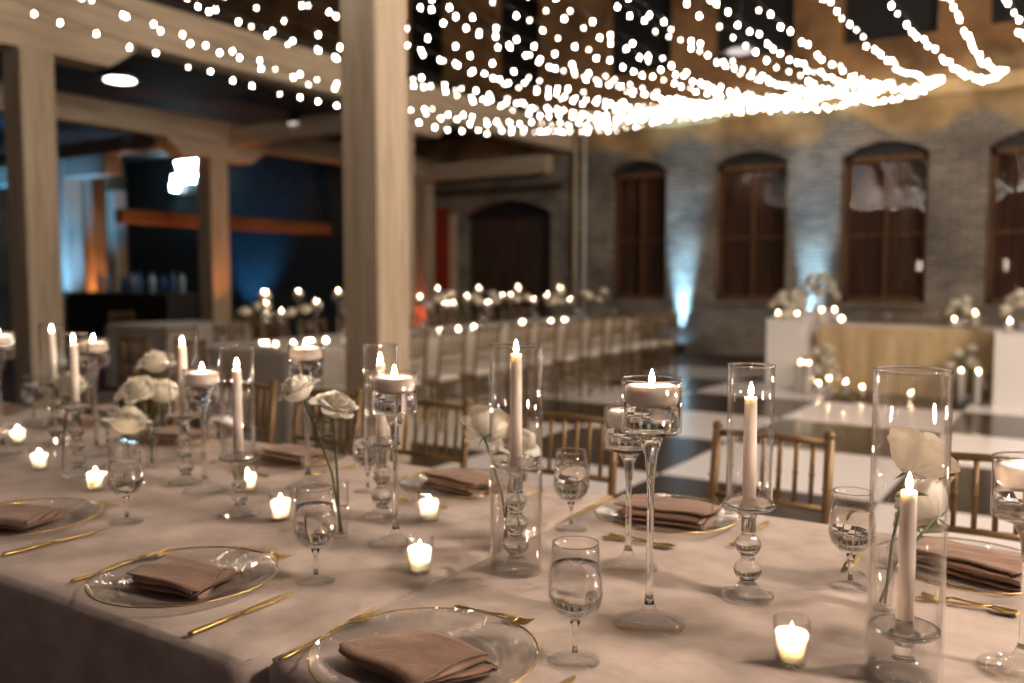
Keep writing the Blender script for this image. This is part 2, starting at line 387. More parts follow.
# timber frame
def post(x, y, s, z1, label, z0=0):
    o = obj('timber_post', MB().bbox(-s/2, s/2, -s/2, s/2, z0, z1, .015), 'timber', loc=(x, y, 0))
    o['kind'] = 'structure'; o['label'] = label; return o
def beam(name, a, b, w, z0, z1, along, label):
    if along == 'y': mb = MB().bbox(-w/2, w/2, 0, b[1]-a[1], z0, z1, .015)
    else: mb = MB().bbox(0, b[0]-a[0], -w/2, w/2, z0, z1, .015)
    o = obj(name, mb, 'timber_y' if along == 'y' else 'timber_x', loc=(a[0], a[1], 0)); o['kind'] = 'structure'; o['label'] = label; return o
def corbel(x, y, w, z1, h, L, along='y'):
    pr = [(-L, z1), (L, z1), (L, z1-h*.25), (L*.72, z1-h), (-L*.72, z1-h), (-L, z1-h*.25)]
    vs = []
    for s in (-w/2, w/2):
        for a, z in pr: vs.append((s, a, z) if along == 'y' else (a, s, z))
    fs = [tuple(range(5, -1, -1)), tuple(range(6, 12))] + [(i, (i+1) % 6, 6+(i+1) % 6, 6+i) for i in range(6)]
    o = obj('timber_corbel', MB().add(vs, fs, False), 'timber_'+along, loc=(x, y, 0)); o['kind'] = 'structure'; return o
# the big free-standing column
CX, CY, CS = -4.13, 4.62, .33
post(CX, CY, CS, 8.6, 'thick pale timber column rising through the middle of the hall')
for (y, nm) in ((4.5, 'pale timber post under the nearer beam'), (9.72, 'pale timber post mostly hidden by the thick column')):
    post(-8.25, y, .32, 3.4 if y < 14 else 3.65, nm)
    if y < 14: corbel(-8.25, y, .32, 3.65, .27, 1.0)
beam('timber_beam', (-8.25, -2), (-8.25, 14.58), .32, 3.65, 4.12, 'y', 'long pale timber beam passing behind the column')
post(-11.45, 9.05, .34, 3.14, 'timber post beside the bar'); corbel(-11.45, 9.05, .34, 3.38, .24, .9)
post(-11.45, 14.3, .3, 3.38, 'rear timber post under the second beam'); post(-11.45, 3.9, .3, 3.38, 'second row timber post')
beam('timber_beam', (-11.45, -2), (-11.45, 14.58), .3, 3.38, 3.74, 'y', 'second long timber beam behind the first')
beam('timber_beam', (-11.3, 9.4), (-8.41, 9.4), .26, 3.38, 3.66, 'x', 'cross beam joining the two rows of posts')
beam('timber_beam', (-19.9, 9.2), (-11.6, 9.2), .26, 3.45, 3.72, 'x', 'cross beam over the bar')
beam('timber_beam', (-14.3, 14.2), (-8.41, 14.2), .26, 3.25, 3.58, 'x', 'cross beam near the arched doorway')
post(-15.2, 8.9, .34, 3.4, 'blue lit post behind the bar')
beam('timber_beam', (-19.9, 8.9), (-15.37, 8.9), .3, 3.05, 3.39, 'x', 'blue lit cross beam running past the bar')
beam('timber_beam', (-15.03, 8.9), (-13.8, 8.9), .3, 3.05, 3.39, 'x', 'short blue lit beam end over the bar')
post(-17.3, 10.7, .3, 4.1, 'slim amber lit post behind the bar')
beam('timber_beam', (-13.1, 8.5), (-13.1, 13.19), .2, 2.20, 2.42, 'y', 'low amber lit rail beam behind the bar').data.materials[0] = wood_mat('amber_light_timber', (.22, .07, .02), (.34, .12, .035), sc_=(14, 1.2, 14))  # amber light is also put into this beam's redder wood colour
post(-15.3, 9.9, .25, 2.95, 'dark doorway post behind the bar')
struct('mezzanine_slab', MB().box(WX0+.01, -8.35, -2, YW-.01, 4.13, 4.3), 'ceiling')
# partition behind the bar with the neon sign
struct('wall_partition', MB().box(-19.9, -11.7, 13.2, 13.3, 0, 4.1), plain('midnight_panel', (.02, .026, .035), .6, col2=(.035, .045, .06)), 'dark boarding under the mezzanine')

# neon sign: three short lines of looping script
ns = thing('neon_sign', 'white-blue glowing neon script sign on the dark wall behind the bar', 'sign', (0, 0, 0))
pN = on(183, 178, 1.32)  # direction only
dN = ray(184, 167); tN = 13.1/dN.y; cN = CAM + dN*tN
def script(x0, x1, z, amp, loops, seed):
    rnd = random.Random(seed); pts = []; n = loops*14
    for k in range(n+1):
        u = k/n; a = u*loops*2*PI
        pts.append((x0+(x1-x0)*u+.035*math.sin(a*1.0), 0, z+amp*(.6+.4*rnd.random() if k % 14 == 7 else .8)*math.cos(a)))
    return pts
for pts in (script(-.34, .30, .26, .075, 4, 1), [(-.36, 0, .36), (.02, 0, .37), (.26, 0, .30)], script(-.20, .32, .02, .08, 4, 2), script(-.30, .30, -.19, .07, 4, 3), [(-.30, 0, -.20), (-.33, 0, -.34), (-.18, 0, -.36), (-.08, 0, -.22)]):
    obj('neon_tube', MB().tube(pts, .016, 6), 'neon', ns)
ns.location = cN; ns.scale = (1.45, 1.45, 1.45)
bk = obj('backing_panel', MB().bbox(-.5, .5, .04, .06, -.45, .45, .004), 'blackmetal', ns)
obj('standoff', MB().tube([(0, .05, 0), (0, .085, 0)], .02), 'blackmetal', ns)

# bar and bottles
br = thing('bar_counter', 'black bar counter under the neon sign', 'bar', (-12.35, 8.15, 0))
obj('body', MB().bbox(-1.3, 1.3, -.25, .25, 0, 1.04, .01), 'bar', br); obj('counter_top', MB().bbox(-1.36, 1.36, -.32, .32, 1.04, 1.09, .01), 'dark_timber', br)
random.seed(5)
def bottle_proto(h, r, mat, tall):
    o = thing('bottle', 'bottle', 'bottle')
    pr = [(0, 0), (r, 0), (r, h*.62), (r*.9, h*.7), (r*.34, h*.8), (r*.32, h*.97)] if tall else [(0, 0), (r, 0), (r, h*.7), (r*.75, h*.82), (r*.4, h*.86), (r*.4, h*.97)]
    obj('glass_body', MB().lathe(pr, 16), mat, o); obj('cap', MB().lathe([(r*.37, h*.95), (r*.37, h), (0, h)], 12), 'blackmetal', o)
    return Proto(o)
bps = [bottle_proto(.34, .04, 'bottle_blue', True), bottle_proto(.30, .05, 'bottle_pale', False), bottle_proto(.26, .055, 'bottle_blue', False)]
for k, px_ in enumerate((98, 104, 119, 124, 130, 143, 146, 153, 158, 171, 176)):
    X = 8.1/ray(px_, 277).y*ray(px_, 277).x
    bps[k % 3].place((X, 8.1+random.uniform(-.12, .12), 1.09), 0, ['slim blue bottle standing on the black bar', 'broad pale bottle standing on the black bar', 'squat blue bottle standing on the black bar'][k % 3],
                     ['slim bottles on the bar', 'broad pale bottles on the bar', 'squat bottles on the bar'][k % 3])

# ------------------------------------------------------------------ pendants
def pendant(loc, label, top, r=.24, e=True):
    p = thing('pendant_lamp', label, 'lamp', loc)
    obj('lamp_shade', MB().lathe([(.04, .16), (.07, .15), (r*.6, .10), (r, 0), (r-.008, 0), (r*.6-.008, .092), (.03, .14)], 32, closed=False), 'blackmetal', p)
    obj('light_bulb', MB().lathe([(0, -.02), (r*.45, -.014), (r*.66, .0), (r*.66, .012), (0, .07)], 24), 'pend' if e else 'pend_dim', p)
    obj('cord', MB().tube([(0, 0, .15), (0, 0, top-loc[2])], .006, 6), 'cable', p); return p
q = ray(120, 79)
def along(px_, py_, t): return CAM + ray(px_, py_)*t
pendant(along(120, 81, 9.5), 'pale dome pendant glowing between the two timber beams', 4.13)
pendant(along(740, 52, 9.0), 'small dome pendant hanging among the fairy lights', 8.6, .2, False)
pendant(along(296, 124, 13.0), 'dim far dome pendant behind the cross beam', 4.13, .18, False)

# unseen fill globes, added to brighten the tables and the dance floor
for k, (x, y, z) in enumerate(((1.5, 1.5, 3.0), (3.0, 4.6, 3.5), (2.0, 7.4, 4.0))):
    p = thing('fill_globe', 'added fill globe out of view over the side of the hall, ' + ('beside the front table', 'beside the dance floor', 'near the head table')[k], 'lamp', (x, y, z))
    obj('globe', MB().lathe([(.19*math.sin(PI*a/16), -.19*math.cos(PI*a/16)) for a in range(17)], 32), 'globe_big' if k else 'globe', p)
    obj('cord', MB().tube([(0, 0, .18), (0, 0, 8.6-z)], .006, 6), 'cable', p)

for k, (x, y) in enumerate(((6.38, 1.2), (6.38, 4.6), (6.38, 8.2), (-5.2, -5.88), (-2.4, -5.88), (.4, -5.88), (3.2, -5.88))):  # unseen wall lights, added to give the glassware highlights
    t = thing('fill_sconce', 'added warm cylinder light out of view on the ' + ('side wall' if k < 3 else 'wall behind the camera'), 'lamp', (x, y, 1.75), 0, 'added side wall lights' if k < 3 else 'added rear wall lights')
    obj('lamp_shade', MB().lathe([(0, -.17), (.055, -.17), (.055, .17), (0, .17)], 20), 'sconce', t)
    bxk = MB(); bxk.box(.05 if k < 3 else -.03, .119 if k < 3 else .03, -.03 if k < 3 else -.119, .03 if k < 3 else -.05, -.04, .04); obj('bracket', bxk, 'blackmetal', t)
for k, (x, y) in enumerate(((-8.6, -5.964), (-1.0, -5.964), (5.2, -5.964))):  # unseen tubes, added for blue glints in the glass
    tag(obj('fill_tube', MB().tube([(0, 0, -.6), (0, 0, .6)], .035, 12), 'fill_tube_glow', None, (x, y, 1.9)), 'added upright blue light tube on the wall behind the camera', 'lamp', 'added rear wall light tubes')

# ------------------------------------------------------------------ fairy lights
bulb_me = MB().lathe([(0, -.014), (.006, -.011), (.009, 0), (.0065, .009), (.004, .014), (0, .014)], 8).mesh('bulb', 'bulb')
bulb_me2 = MB().lathe([(0, -.012), (.006, -.009), (.008, 0), (.006, .009), (0, .012)], 8).mesh('bulb', 'bulb2')
anchors = [-6.1, -5.35, -4.6, -3.9, -3.25, -2.57, -1.87, -1.06, -.32, .5]
random.seed(11)
si = 0
for ai, ax in enumerate(anchors):
    offs = ((-.5, 1.38), (-.1, 1.2), (.32, 1.0)) if ai < 9 else ((-.2, 1.3),)
    if ai in (7, 8): offs = ((-.30, 1.25), (.25, 1.0))
    for dx, sag in offs:
        sag += random.uniform(-.06, .06); nx = ax+dx+random.uniform(-.1, .1); ya, yb = -1.6, YW-.14; za, zb = 4.55, 4.28; rest2 = MB()
        def pt(u): return Vector((nx+(ax-nx)*u, ya+(yb-ya)*u, za+(zb-za)*u - 4*sag*u*(1-u)))
        s = thing('fairy_light_string', 'drooping string of warm fairy lights hung high across the hall to the brick wall', 'string lights', pt(0), 0, 'fairy light strings')
        u0 = 0; p0 = pt(u0); s.location = p0
        obj('cable', MB().tube([pt(u0+(1-u0)*k/40)-p0 for k in range(41)], .0028, 4), 'cable', s)
        L = 16.2; n = int(L/.25); rest = MB(); cnt = 0
        for k in range(n):
            u = u0+(1-u0)*(k+.5+random.uniform(-.22, .22))/n; p = pt(u); p.z -= .03; q_ = pix(p)
            p.x += random.uniform(-.02, .02); p.z += random.uniform(-.025, .02)
            if q_ and -12 < q_[0] < 1036 and -12 < q_[1] < 695:
                o = obj('bulb', bulb_me if random.random() < .72 else bulb_me2, None, s, p-p0); cnt += 1
            else:
                (rest if p.y > .4 else rest2).lathe([(0, -.014), (.009, 0), (0, .014)], 6, tuple(p-p0))
        if rest2.v:
            o = obj('bulb_run', rest2, 'dim_bulb', s); o['kind'] = 'stuff'
        if rest.v:
            o = obj('bulb_run', rest, 'bulb', s); o['kind'] = 'stuff'
# the strings meet a cable held along the ledge
sw = MB().tube([(-6.3+k*.17, YW-.13, 4.285-.02*math.sin(k*.9)**2) for k in range(42)], .004, 5)
tag(obj('anchor_cable', sw, 'cable'), 'thin cable along the brick wall that holds the fairy light ends', 'cable')
yy = -1.6
tag(obj('support_cable', MB().tube([(-8.08, yy, 4.56), (-3, yy, 4.55), (1, yy, 4.55), (WX1, yy, 4.6)], .005, 5), 'cable'), 'cable crossing the hall behind the front table, holding the other fairy light ends', 'cable')

# ------------------------------------------------------------------ uplights
def uplight(loc, aim, col, power, lens, label, size=50, blend=.8):
    t = thing('floor_uplight', label, 'uplight', loc)
    obj('housing', MB().lathe([(0, 0), (.09, 0), (.09, .14), (.08, .15), (.08, .12), (0, .12)], 20), 'blackmetal', t)
    obj('lens', MB().lathe([(.078, .13), (0, .132)], 20), lens, t)
    ld = bpy.data.lights.new('uplight_beam', 'SPOT'); ld.energy = power; ld.color = col; ld.spot_size = math.radians(size); ld.spot_blend = blend; ld.shadow_soft_size = .05
    lo = bpy.data.objects.new('uplight_beam', ld); COL.objects.link(lo)
    p = Vector(loc)+Vector((0, 0, .2)); lo.location = p
    lo.rotation_euler = (Vector(aim)-p).to_track_quat('-Z', 'Y').to_euler(); return t
for px_, lab in ((680, 'blue uplight at the wall base between the first and second windows'), (811, 'blue uplight at the wall base between the second and third windows')):
    d = ray(px_, 300); X = d.x/d.y*14.48
    uplight((X, 14.48, 0), (X, 14.62, 1.5), (.34, .68, 1), 1500, 'uplens_b', lab, 27, 1.0)
uplight((-14.3, 7.9, 0), (-15.2, 8.8, 2.7), (.14, .44, .92), 520, 'uplens_b', 'blue uplight beside the post behind the bar', 62)
uplight((-17.2, 7.6, 0), (-17.4, 8.9, 3.0), (.12, .46, .95), 500, 'uplens_b', 'blue uplight below the cross beam behind the bar', 70)
uplight((-15.4, 12.3, 0), (-15.4, 13.2, 2.2), (.08, .45, .9), 160, 'uplens_b', 'blue uplight in front of the dark boarding', 75)
uplight((-10.85, 8.95, 0), (-11.28, 9.05, 2.6), (1, .30, .05), 70, 'uplens_o', 'amber uplight at the foot of the post beside the bar', 40)
uplight((-12.75, 11.4, 0), (-13.05, 11.4, 2.4), (1, .32, .06), 70, 'uplens_o', 'amber uplight under the low rail beam', 100)
uplight((-12.6, 9.3, 0), (-13.05, 9.3, 2.4), (1, .32, .06), 60, 'uplens_o', 'amber uplight under the bar end of the low rail beam', 80)
uplight((-16.8, 10.1, 0), (-17.2, 10.6, 1.8), (1, .35, .1), 140, 'uplens_o', 'amber uplight beside the slim post behind the bar', 60)
uplight((-11.6, 13.9, 0), (-11.6, 14.6, 1.6), (1, .12, .04), 26, 'uplens_o', 'red uplight at the red wall panel', 80)

# ------------------------------------------------------------------ tablecloths
def cloth(name, x0, x1, y0, y1, z, mat, label, cat='tablecloth', drop=None, group=None, fold=.02, seed=1, R=.035):
    """cloth lying on a table: softly rounded top edge, hanging sides with folds"""
    drop = z-.015 if drop is None else drop
    nx = max(8, int((x1-x0)/.05)); ny = max(8, int((y1-y0)/.05)); per = []
    def edge(ax, ay, bx, by, n):
        for k in range(n): per.append((ax+(bx-ax)*k/n, ay+(by-ay)*k/n))
    edge(x0, y0, x1, y0, nx); edge(x1, y0, x1, y1, ny); edge(x1, y1, x0, y1, nx); edge(x0, y1, x0, y0, ny)
    cx, cy = (x0+x1)/2, (y0+y1)/2; hx, hy = (x1-x0)/2, (y1-y0)/2; r = .03
    def roundc(x, y, rad):
        dx, dy = abs(x-cx)-(hx-rad), abs(y-cy)-(hy-rad)
        if dx > 0 and dy > 0:
            L = math.hypot(dx, dy); m = max(dx, dy)
            k = rad/L if L > rad else 1
            return cx+math.copysign(hx-rad+dx*k, x-cx), cy+math.copysign(hy-rad+dy*k, y-cy)
        return x, y
    mb = MB(); vs = []; fs = []
    # top grid
    for j in range(ny+1):
        for i in range(nx+1):
            x = x0+(x1-x0)*i/nx; y = y0+(y1-y0)*j/ny
            X, Y = cx+(x-cx)*(1-.012/hx), cy+(y-cy)*(1-.012/hy)
            X, Y = roundc(X, Y, r)
            h = .0016*noise.noise(Vector((x*3, y*3, seed)))+.0012*noise.noise(Vector((x*9+y*3, y*7, seed+5)))
            vs.append((X, Y, z+h))
    for j in range(ny):
        for i in range(nx): fs.append((j*(nx+1)+i, j*(nx+1)+i+1, (j+1)*(nx+1)+i+1, (j+1)*(nx+1)+i))
    top = [i for i in range(nx)] + [j*(nx+1)+nx for j in range(ny)] + [ny*(nx+1)+nx-i for i in range(nx)] + [(ny-j)*(nx+1) for j in range(ny)]
    prev = top; N = len(per)
    for d in (.004, .012, .03, .08, .16, .28, .42, .56, drop):
        if d > drop: continue
        cur = []
        for k, (x, y) in enumerate(per):
            X, Y = roundc(x, y, r)
            nx_, ny_ = X-cx, Y-cy
            if abs(nx_)/hx > abs(ny_)/hy: nrm = (math.copysign(1, nx_), 0)
            else: nrm = (0, math.copysign(1, ny_))
            s = X+Y*1.3
            a = fold*min(1, d/.35)*(.6*math.sin(s*17+2*math.sin(s*3+seed))+.5*math.sin(s*41+seed)+.6)
            o_ = -.008 if d < .006 else 0
            cur.append(len(vs)); vs.append((X+nrm[0]*(a+o_), Y+nrm[1]*(a+o_), z-d))
        for k in range(N): fs.append((prev[k], cur[k], cur[(k+1) % N], prev[(k+1) % N]))
        prev = cur
    mb.add(vs, fs); o = obj(name, mb, mat); tag(o, label, cat, group); return o
Y0, Y1 = .85, 2.05
cloth('tablecloth', -.995, 1.46, Y0, Y1, TABLE, 'cloth', 'taupe velvet tablecloth under the tall footed candle glasses and the patterned water goblet', seed=1, fold=.006)
cloth('tablecloth', -3.43, -1.011, Y0-.012, Y1, TABLE-.006, 'cloth', 'taupe velvet tablecloth with its dark front side hanging, under the bud vase of two roses', seed=2, fold=.007)
cloth('tablecloth', -5.88, -3.46, Y0-.012, Y1, TABLE-.006, 'cloth', 'taupe velvet tablecloth at the far end beside the timber post', seed=3, fold=.007)

# ------------------------------------------------------------------ tableware
def flame(parent, z, s=1.0, mat='flame', tilt=.0, name='flame'):
    h = .0235*s; r = .0046*s
    m = MB().lathe([(0, 0), (r*.7, h*.08), (r, h*.25), (r*.85, h*.48), (r*.42, h*.75), (0, h)], 12)
    return obj(name, m, mat, parent, (0, 0, z))
def wick(parent, z, h=.008): return obj('wick', MB().tube([(0, 0, z), (.0004, 0, z+h*.6), (.0012, 0, z+h)], .0011, 6), 'wick', parent)

def floating_glass(H, label='x', rb=.048, hb=.085, base=.058):
    """long stemmed glass holding water for a floating candle"""
    t = thing('stemmed_candle_glass', label, 'candle holder')
    obj('foot', MB().lathe([(0, .0015), (base, .0015), (base, .004), (base*.6, .010), (base*.25, .020), (.009, .034), (0, .034)], 48), 'foot', t)
    zb = H-hb
    k = H/.4
    obj('stem', MB().lathe([(0, .0342), (.008, .0342), (.0058, .06*k), (.0052, .15*k), (.0058, zb*.72), (.010, zb*.88), (.019, zb-.008), (.022, zb-.0015), (0, zb-.0015)], 24), 'crystal', t)
    obj('bowl', MB().lathe([(0, zb), (rb-.006, zb), (rb-.001, zb+.003), (rb, zb+.009), (rb, H), (rb-.0025, H+.0005), (rb-.0028, zb+.01), (rb-.008, zb+.005), (0, zb+.0045)], 56), 'glass', t)
    obj('water', MB().lathe([(0, zb+.0052), (rb-.0085, zb+.0056), (rb-.0034, zb+.011), (rb-.0034, H-.036), (0, H-.036)], 48), 'water', t)
    rim(t, rb-.00125, H+.001, .0015)
    return t
def floating_candle(label, r=.0435, s=1.0, far=False, group=None):
    t = thing('floating_candle', label, 'candle', group=group)
    wx = obj('wax', MB().lathe([(0, -.019), (r*.8, -.019), (r*.93, -.014), (r, -.004), (r, .007), (r*.96, .0115), (r*.85, .0145), (r*.5, .0135), (0, .0118)], 40), 'wax', t)
    wick(wx, .011); flame(t, .0165, s, 'far_flame' if far else 'flame'); return t
def candlestick(H, nb, label, plate=True, R=.043):
    """crystal candlestick of stacked balls, with a flat drip plate near its top"""
    t = thing('crystal_candlestick', label, 'candlestick')
    obj('foot', MB().lathe([(0, .001), (R, .001), (R+.0015, .005), (R-.003, .010), (R*.55, .014), (.016, .024), (0, .024)], 40), 'glass', t)
    obj('rim', MB().lathe([(R+.0002+.0022*math.cos(2*PI*k/8), .0036+.0022*math.sin(2*PI*k/8)) for k in range(8)], 48, closed=True), 'crystal', t)
    pr = [(0, .0242), (.016, .0242)]; z = .028; hh = (H-.042-z)/(nb+.12); rb = min(.0235, hh*.56)
    for k in range(nb):
        r_ = rb*(1-.07*k)
        pr.append((.012, z))
        for a in range(1, 8): pr.append((max(.012, r_*math.sin(PI*a/8)*.99+.001), z+hh*(1-math.cos(PI*a/8))/2*.9))
        z += hh; pr.append((.0115, z-.004))
    pr += [(.013, z), (.0125, H-.026), (.0145, H-.019), (.022, H-.0125), (0, H-.0125)]
    obj('stem', MB().lathe(pr, 32), 'crystal', t)
    obj('drip_plate', MB().lathe([(0, H-.012), (.02, H-.012), (R-.002, H-.006), (R+.003, H-.001), (R+.003, H+.002), (R-.003, H+.002), (.022, H-.005), (0, H-.005)], 48), 'crystal', t)
    obj('socket', MB().lathe([(.0130, H-.0045), (.017, H-.0045), (.0185, H+.016), (.0175, H+.017), (.0132, H+.004)], 32, closed=True), 'glass', t)
    return t
def taper(h, label, r=.0118, s=1.0):
    t = thing('taper_candle', label, 'candle')
    wx = obj('wax', MB().lathe([(0, 0), (r, 0), (r*.96, h*.5), (r*.9, h-.004), (r*.82, h), (r*.45, h-.0018), (0, h-.003)], 32), 'wax', t)
    wick(wx, h-.003, .009); flame(t, h+.003, s); return t
def rim(parent, r, z, t):
    return obj('rim', MB().lathe([(r+t*math.cos(2*PI*k/10), z+t*math.sin(2*PI*k/10)) for k in range(10)], 72, closed=True), 'crystal', parent)
def chimney(r, h, label):
    o = thing('glass_chimney', label, 'glass cylinder')
    obj('cylinder', MB().lathe([(r, .0), (r, h), (r-.0030, h), (r-.0030, .0)], 72, closed=True), 'glass', o)
    rim(o, r-.0015, h+.0012, .0021); return o
def votive(label, s=1.0, group=None):
    t = thing('votive_candle', label, 'candle', group=group); H = .066
    obj('glass_cup', MB().lathe([(0, .0), (.0205, .0), (.0225, .006), (.0265, H), (.0255, H+.001), (.0245, H), (.0210, .0065), (0, .006)], 36), 'glass', t)
    wx = obj('wax', MB().lathe([(0, .0068), (.0202, .0072), (.0222, .03), (.0234, .047), (.0225, .0475), (.019, .042), (.010, .038), (0, .0375)], 32), 'votive_wax', t)
    wick(wx, .037, .008); flame(t, .042, .85*s); return t
def goblet(label):
    t = thing('water_goblet', label, 'glass')
    obj('foot', MB().lathe([(0, .001), (.036, .001), (.036, .0025), (.02, .004), (.006, .009), (.0045, .014), (0, .014)], 40), 'foot', t)
    obj('stem', MB().lathe([(0, .0142), (.0043, .0142), (.0036, .03), (.004, .05), (.008, .0605), (0, .0605)], 20), 'crystal', t)
    out = [(0, .061), (.009, .062), (.024, .070), (.036, .084), (.0405, .100), (.0395, .122), (.036, .150), (.0335, .176)]
    inn = [(.0323, .1762), (.0345, .150), (.038, .122), (.039, .100), (.0345, .0855), (.023, .0728), (0, .0655)]
    obj('bowl', MB().lathe(out+inn, 56), 'glass', t)
    obj('water', MB().lathe([(0, .0662), (.0225, .0736), (.0338, .0862), (.0383, .100), (.0373, .122), (.0345, .143), (0, .143)], 48), 'water', t)
    rim(t, .0329, .1764, .0009)
    return t
def charger(label):
    t = thing('charger_plate', label, 'plate')
    R = .165
    prof = [(0, .003), (.100, .003), (.112, .0045)]
    for k in range(5): prof += [(.116+k*.009, .0065+k*.0022), (.1205+k*.009, .0058+k*.0024)]
    prof += [(R, .0175)]
    top = [(r, z+.003) for r, z in reversed(prof)]
    obj('dish', MB().lathe(prof+top, 96), 'plate', t)
    rr = MB(); n = 120; vs = []; fs = []
    for k in range(n):
        a = 2*PI*k/n; q = R+.0004+.0006*math.sin(k*2.1)
        for j in range(8):
            b = 2*PI*j/8; vs.append(((q+.0015*math.cos(b))*math.cos(a), (q+.0015*math.cos(b))*math.sin(a), .019+.0015*math.sin(b)))
    for k in range(n):
        for j in range(8): fs.append((k*8+j, k*8+(j+1) % 8, ((k+1) % n)*8+(j+1) % 8, ((k+1) % n)*8+j))
    rr.add(vs, fs); obj('gold_rim', rr, 'gold', t); return t
def napkin(label, W=.115, L=.20, layers=4, seed=0, skew=.0):
    """velvet napkin folded back and forth into a soft pleated stack"""
    path = []; g = .0095
    for k in range(layers):
        w0 = W/2*(1-.04*k)+.004*math.sin(seed+k*2); w1 = W/2*(1-.05*k)+.004*math.cos(seed*2+k)
        a, b = (-w0, w1) if k % 2 == 0 else (w1, -w0)
        for i in range(15): path.append((a+(b-a)*i/14, .0035+g*k))
        if k < layers-1:
            for i in range(1, 6):
                th = PI*i/6; path.append((b+math.copysign(g/2*math.sin(th), b), .0035+g*k+g/2*(1-math.cos(th))))
    n = 26; t = .0022; prs = []
    for i, (x, z) in enumerate(path):
        a = path[max(i-1, 0)]; b = path[min(i+1, len(path)-1)]; dx, dz = b[0]-a[0], b[1]-a[1]; l = math.hypot(dx, dz) or 1
        prs.append(((x-dz/l*t, z+dx/l*t), (x+dz/l*t, z-dx/l*t)))
    sec = [p[0] for p in prs]+[p[1] for p in reversed(prs)]; m = len(sec); vs = []; fs = []
    for j in range(n+1):
        v = j/n; y = (v-.5)*L
        for (x, z) in sec:
            k = z/.035
            dz = .0045*k*noise.noise(Vector((x*18, y*16, seed*3.1)))+.006*k*max(0, noise.noise(Vector((x*35+y*8, y*4, seed+9))))
            dy = (.010*math.sin(x*30+seed+round(z/g)*1.7)+.008*noise.noise(Vector((x*9, round(z/g)*2.3, seed)))) * (2*v-1)
            dx = .010*noise.noise(Vector((y*11, z*60, seed+3)))
            droop = -.004*k*(abs(2*v-1)**4)
            vs.append((x+dx+skew*y, y+dy, max(.0008, z+dz+droop)))
    for j in range(n):
        for i in range(m): fs.append((j*m+i, j*m+(i+1) % m, (j+1)*m+(i+1) % m, (j+1)*m+i))
    fs.append(tuple(range(m-1, -1, -1))); fs.append(tuple(range(n*m, (n+1)*m)))
    # caps as fans would cross folds, so close each layer by strips instead
    fs = fs[:-2]
    h = m//2
    for base in (0, n*m):
        for i in range(h-1): fs.append((base+i, base+i+1, base+m-2-i, base+m-1-i))
    o = obj('napkin', MB().add(vs, fs), 'napkin'); return tag(o, label, 'napkin')
def sweep_flat(path, hw, th):
    """flat bar along +Y: path = (y, z), half widths, thicknesses"""
    vs = []; fs = []
    for (y, z), w, t in zip(path, hw, th):
        for k in range(10):
            a = 2*PI*k/10; vs.append((w*.95*math.cos(a), y, z+t*.9*math.sin(a)))
    n = len(path)
    for i in range(n-1):
        for k in range(10): fs.append((i*10+k, i*10+(k+1) % 10, (i+1)*10+(k+1) % 10, (i+1)*10+k))
    fs += [tuple(range(9, -1, -1)), tuple(range((n-1)*10, n*10))]
    return vs, fs
def fork(label, L=.222, s=1.0):
    t = thing('fork', label, 'fork'); hb = L*.68
    v, f = sweep_flat([(0, .005), (L*.04, .005), (L*.25, .005), (L*.48, .0062), (hb, .010)], [.0028, .0052, .0045, .003, .0026], [.002, .0032, .003, .0022, .002])
    obj('handle', MB().add(v, f), 'gold', t)
    v, f = sweep_flat([(hb-.001, .010), (hb+L*.04, .0085), (hb+L*.10, .006), (hb+L*.13, .0055)], [.0028, .009, .0115, .0115], [.002, .0015, .0014, .0013])
    m = MB().add(v, f)
    for k in range(4):
        x = (k-1.5)*.0064; m.tube([(x, hb+L*.12, .0055), (x*1.02, hb+L*.2, .005), (x*1.03, hb+L*.27, .0065), (x, L, .010)], [.0016, .0015, .0013, .0007], 6)
    obj('tines', m, 'gold', t); return t
def knife(label, L=.225):
    t = thing('knife', label, 'knife'); h = L*.45
    v, f = sweep_flat([(0, .006), (L*.02, .006), (L*.2, .006), (h, .0055)], [.004, .0065, .006, .0045], [.003, .0045, .0042, .0035])
    obj('handle', MB().add(v, f), 'gold', t)
    v, f = sweep_flat([(h-.001, .0055), (h+.01, .0052), (L*.75, .005), (L*.93, .005), (L, .005)], [.004, .0085, .0095, .007, .0012], [.003, .0016, .0014, .0012, .0006])
    obj('blade', MB().add(v, f), 'gold', t); return t
def spoon(label, L=.165):
    t = thing('spoon', label, 'spoon'); h = L*.72
    v, f = sweep_flat([(0, .004), (L*.04, .004), (L*.25, .004), (h*.8, .006), (h, .009)], [.002, .0048, .004, .0024, .0024], [.0015, .0026, .0024, .002, .0018])
    obj('handle', MB().add(v, f), 'gold', t)
    v, f = sweep_flat([(h-.001, .009), (h+.006, .007), (h+.02, .0045), (h+.034, .005), (L, .009)], [.0024, .010, .0150, .012, .002], [.0015, .0012, .0012, .0012, .0006])
    obj('spoon_bowl', MB().add(v, f), 'gold', t); return t

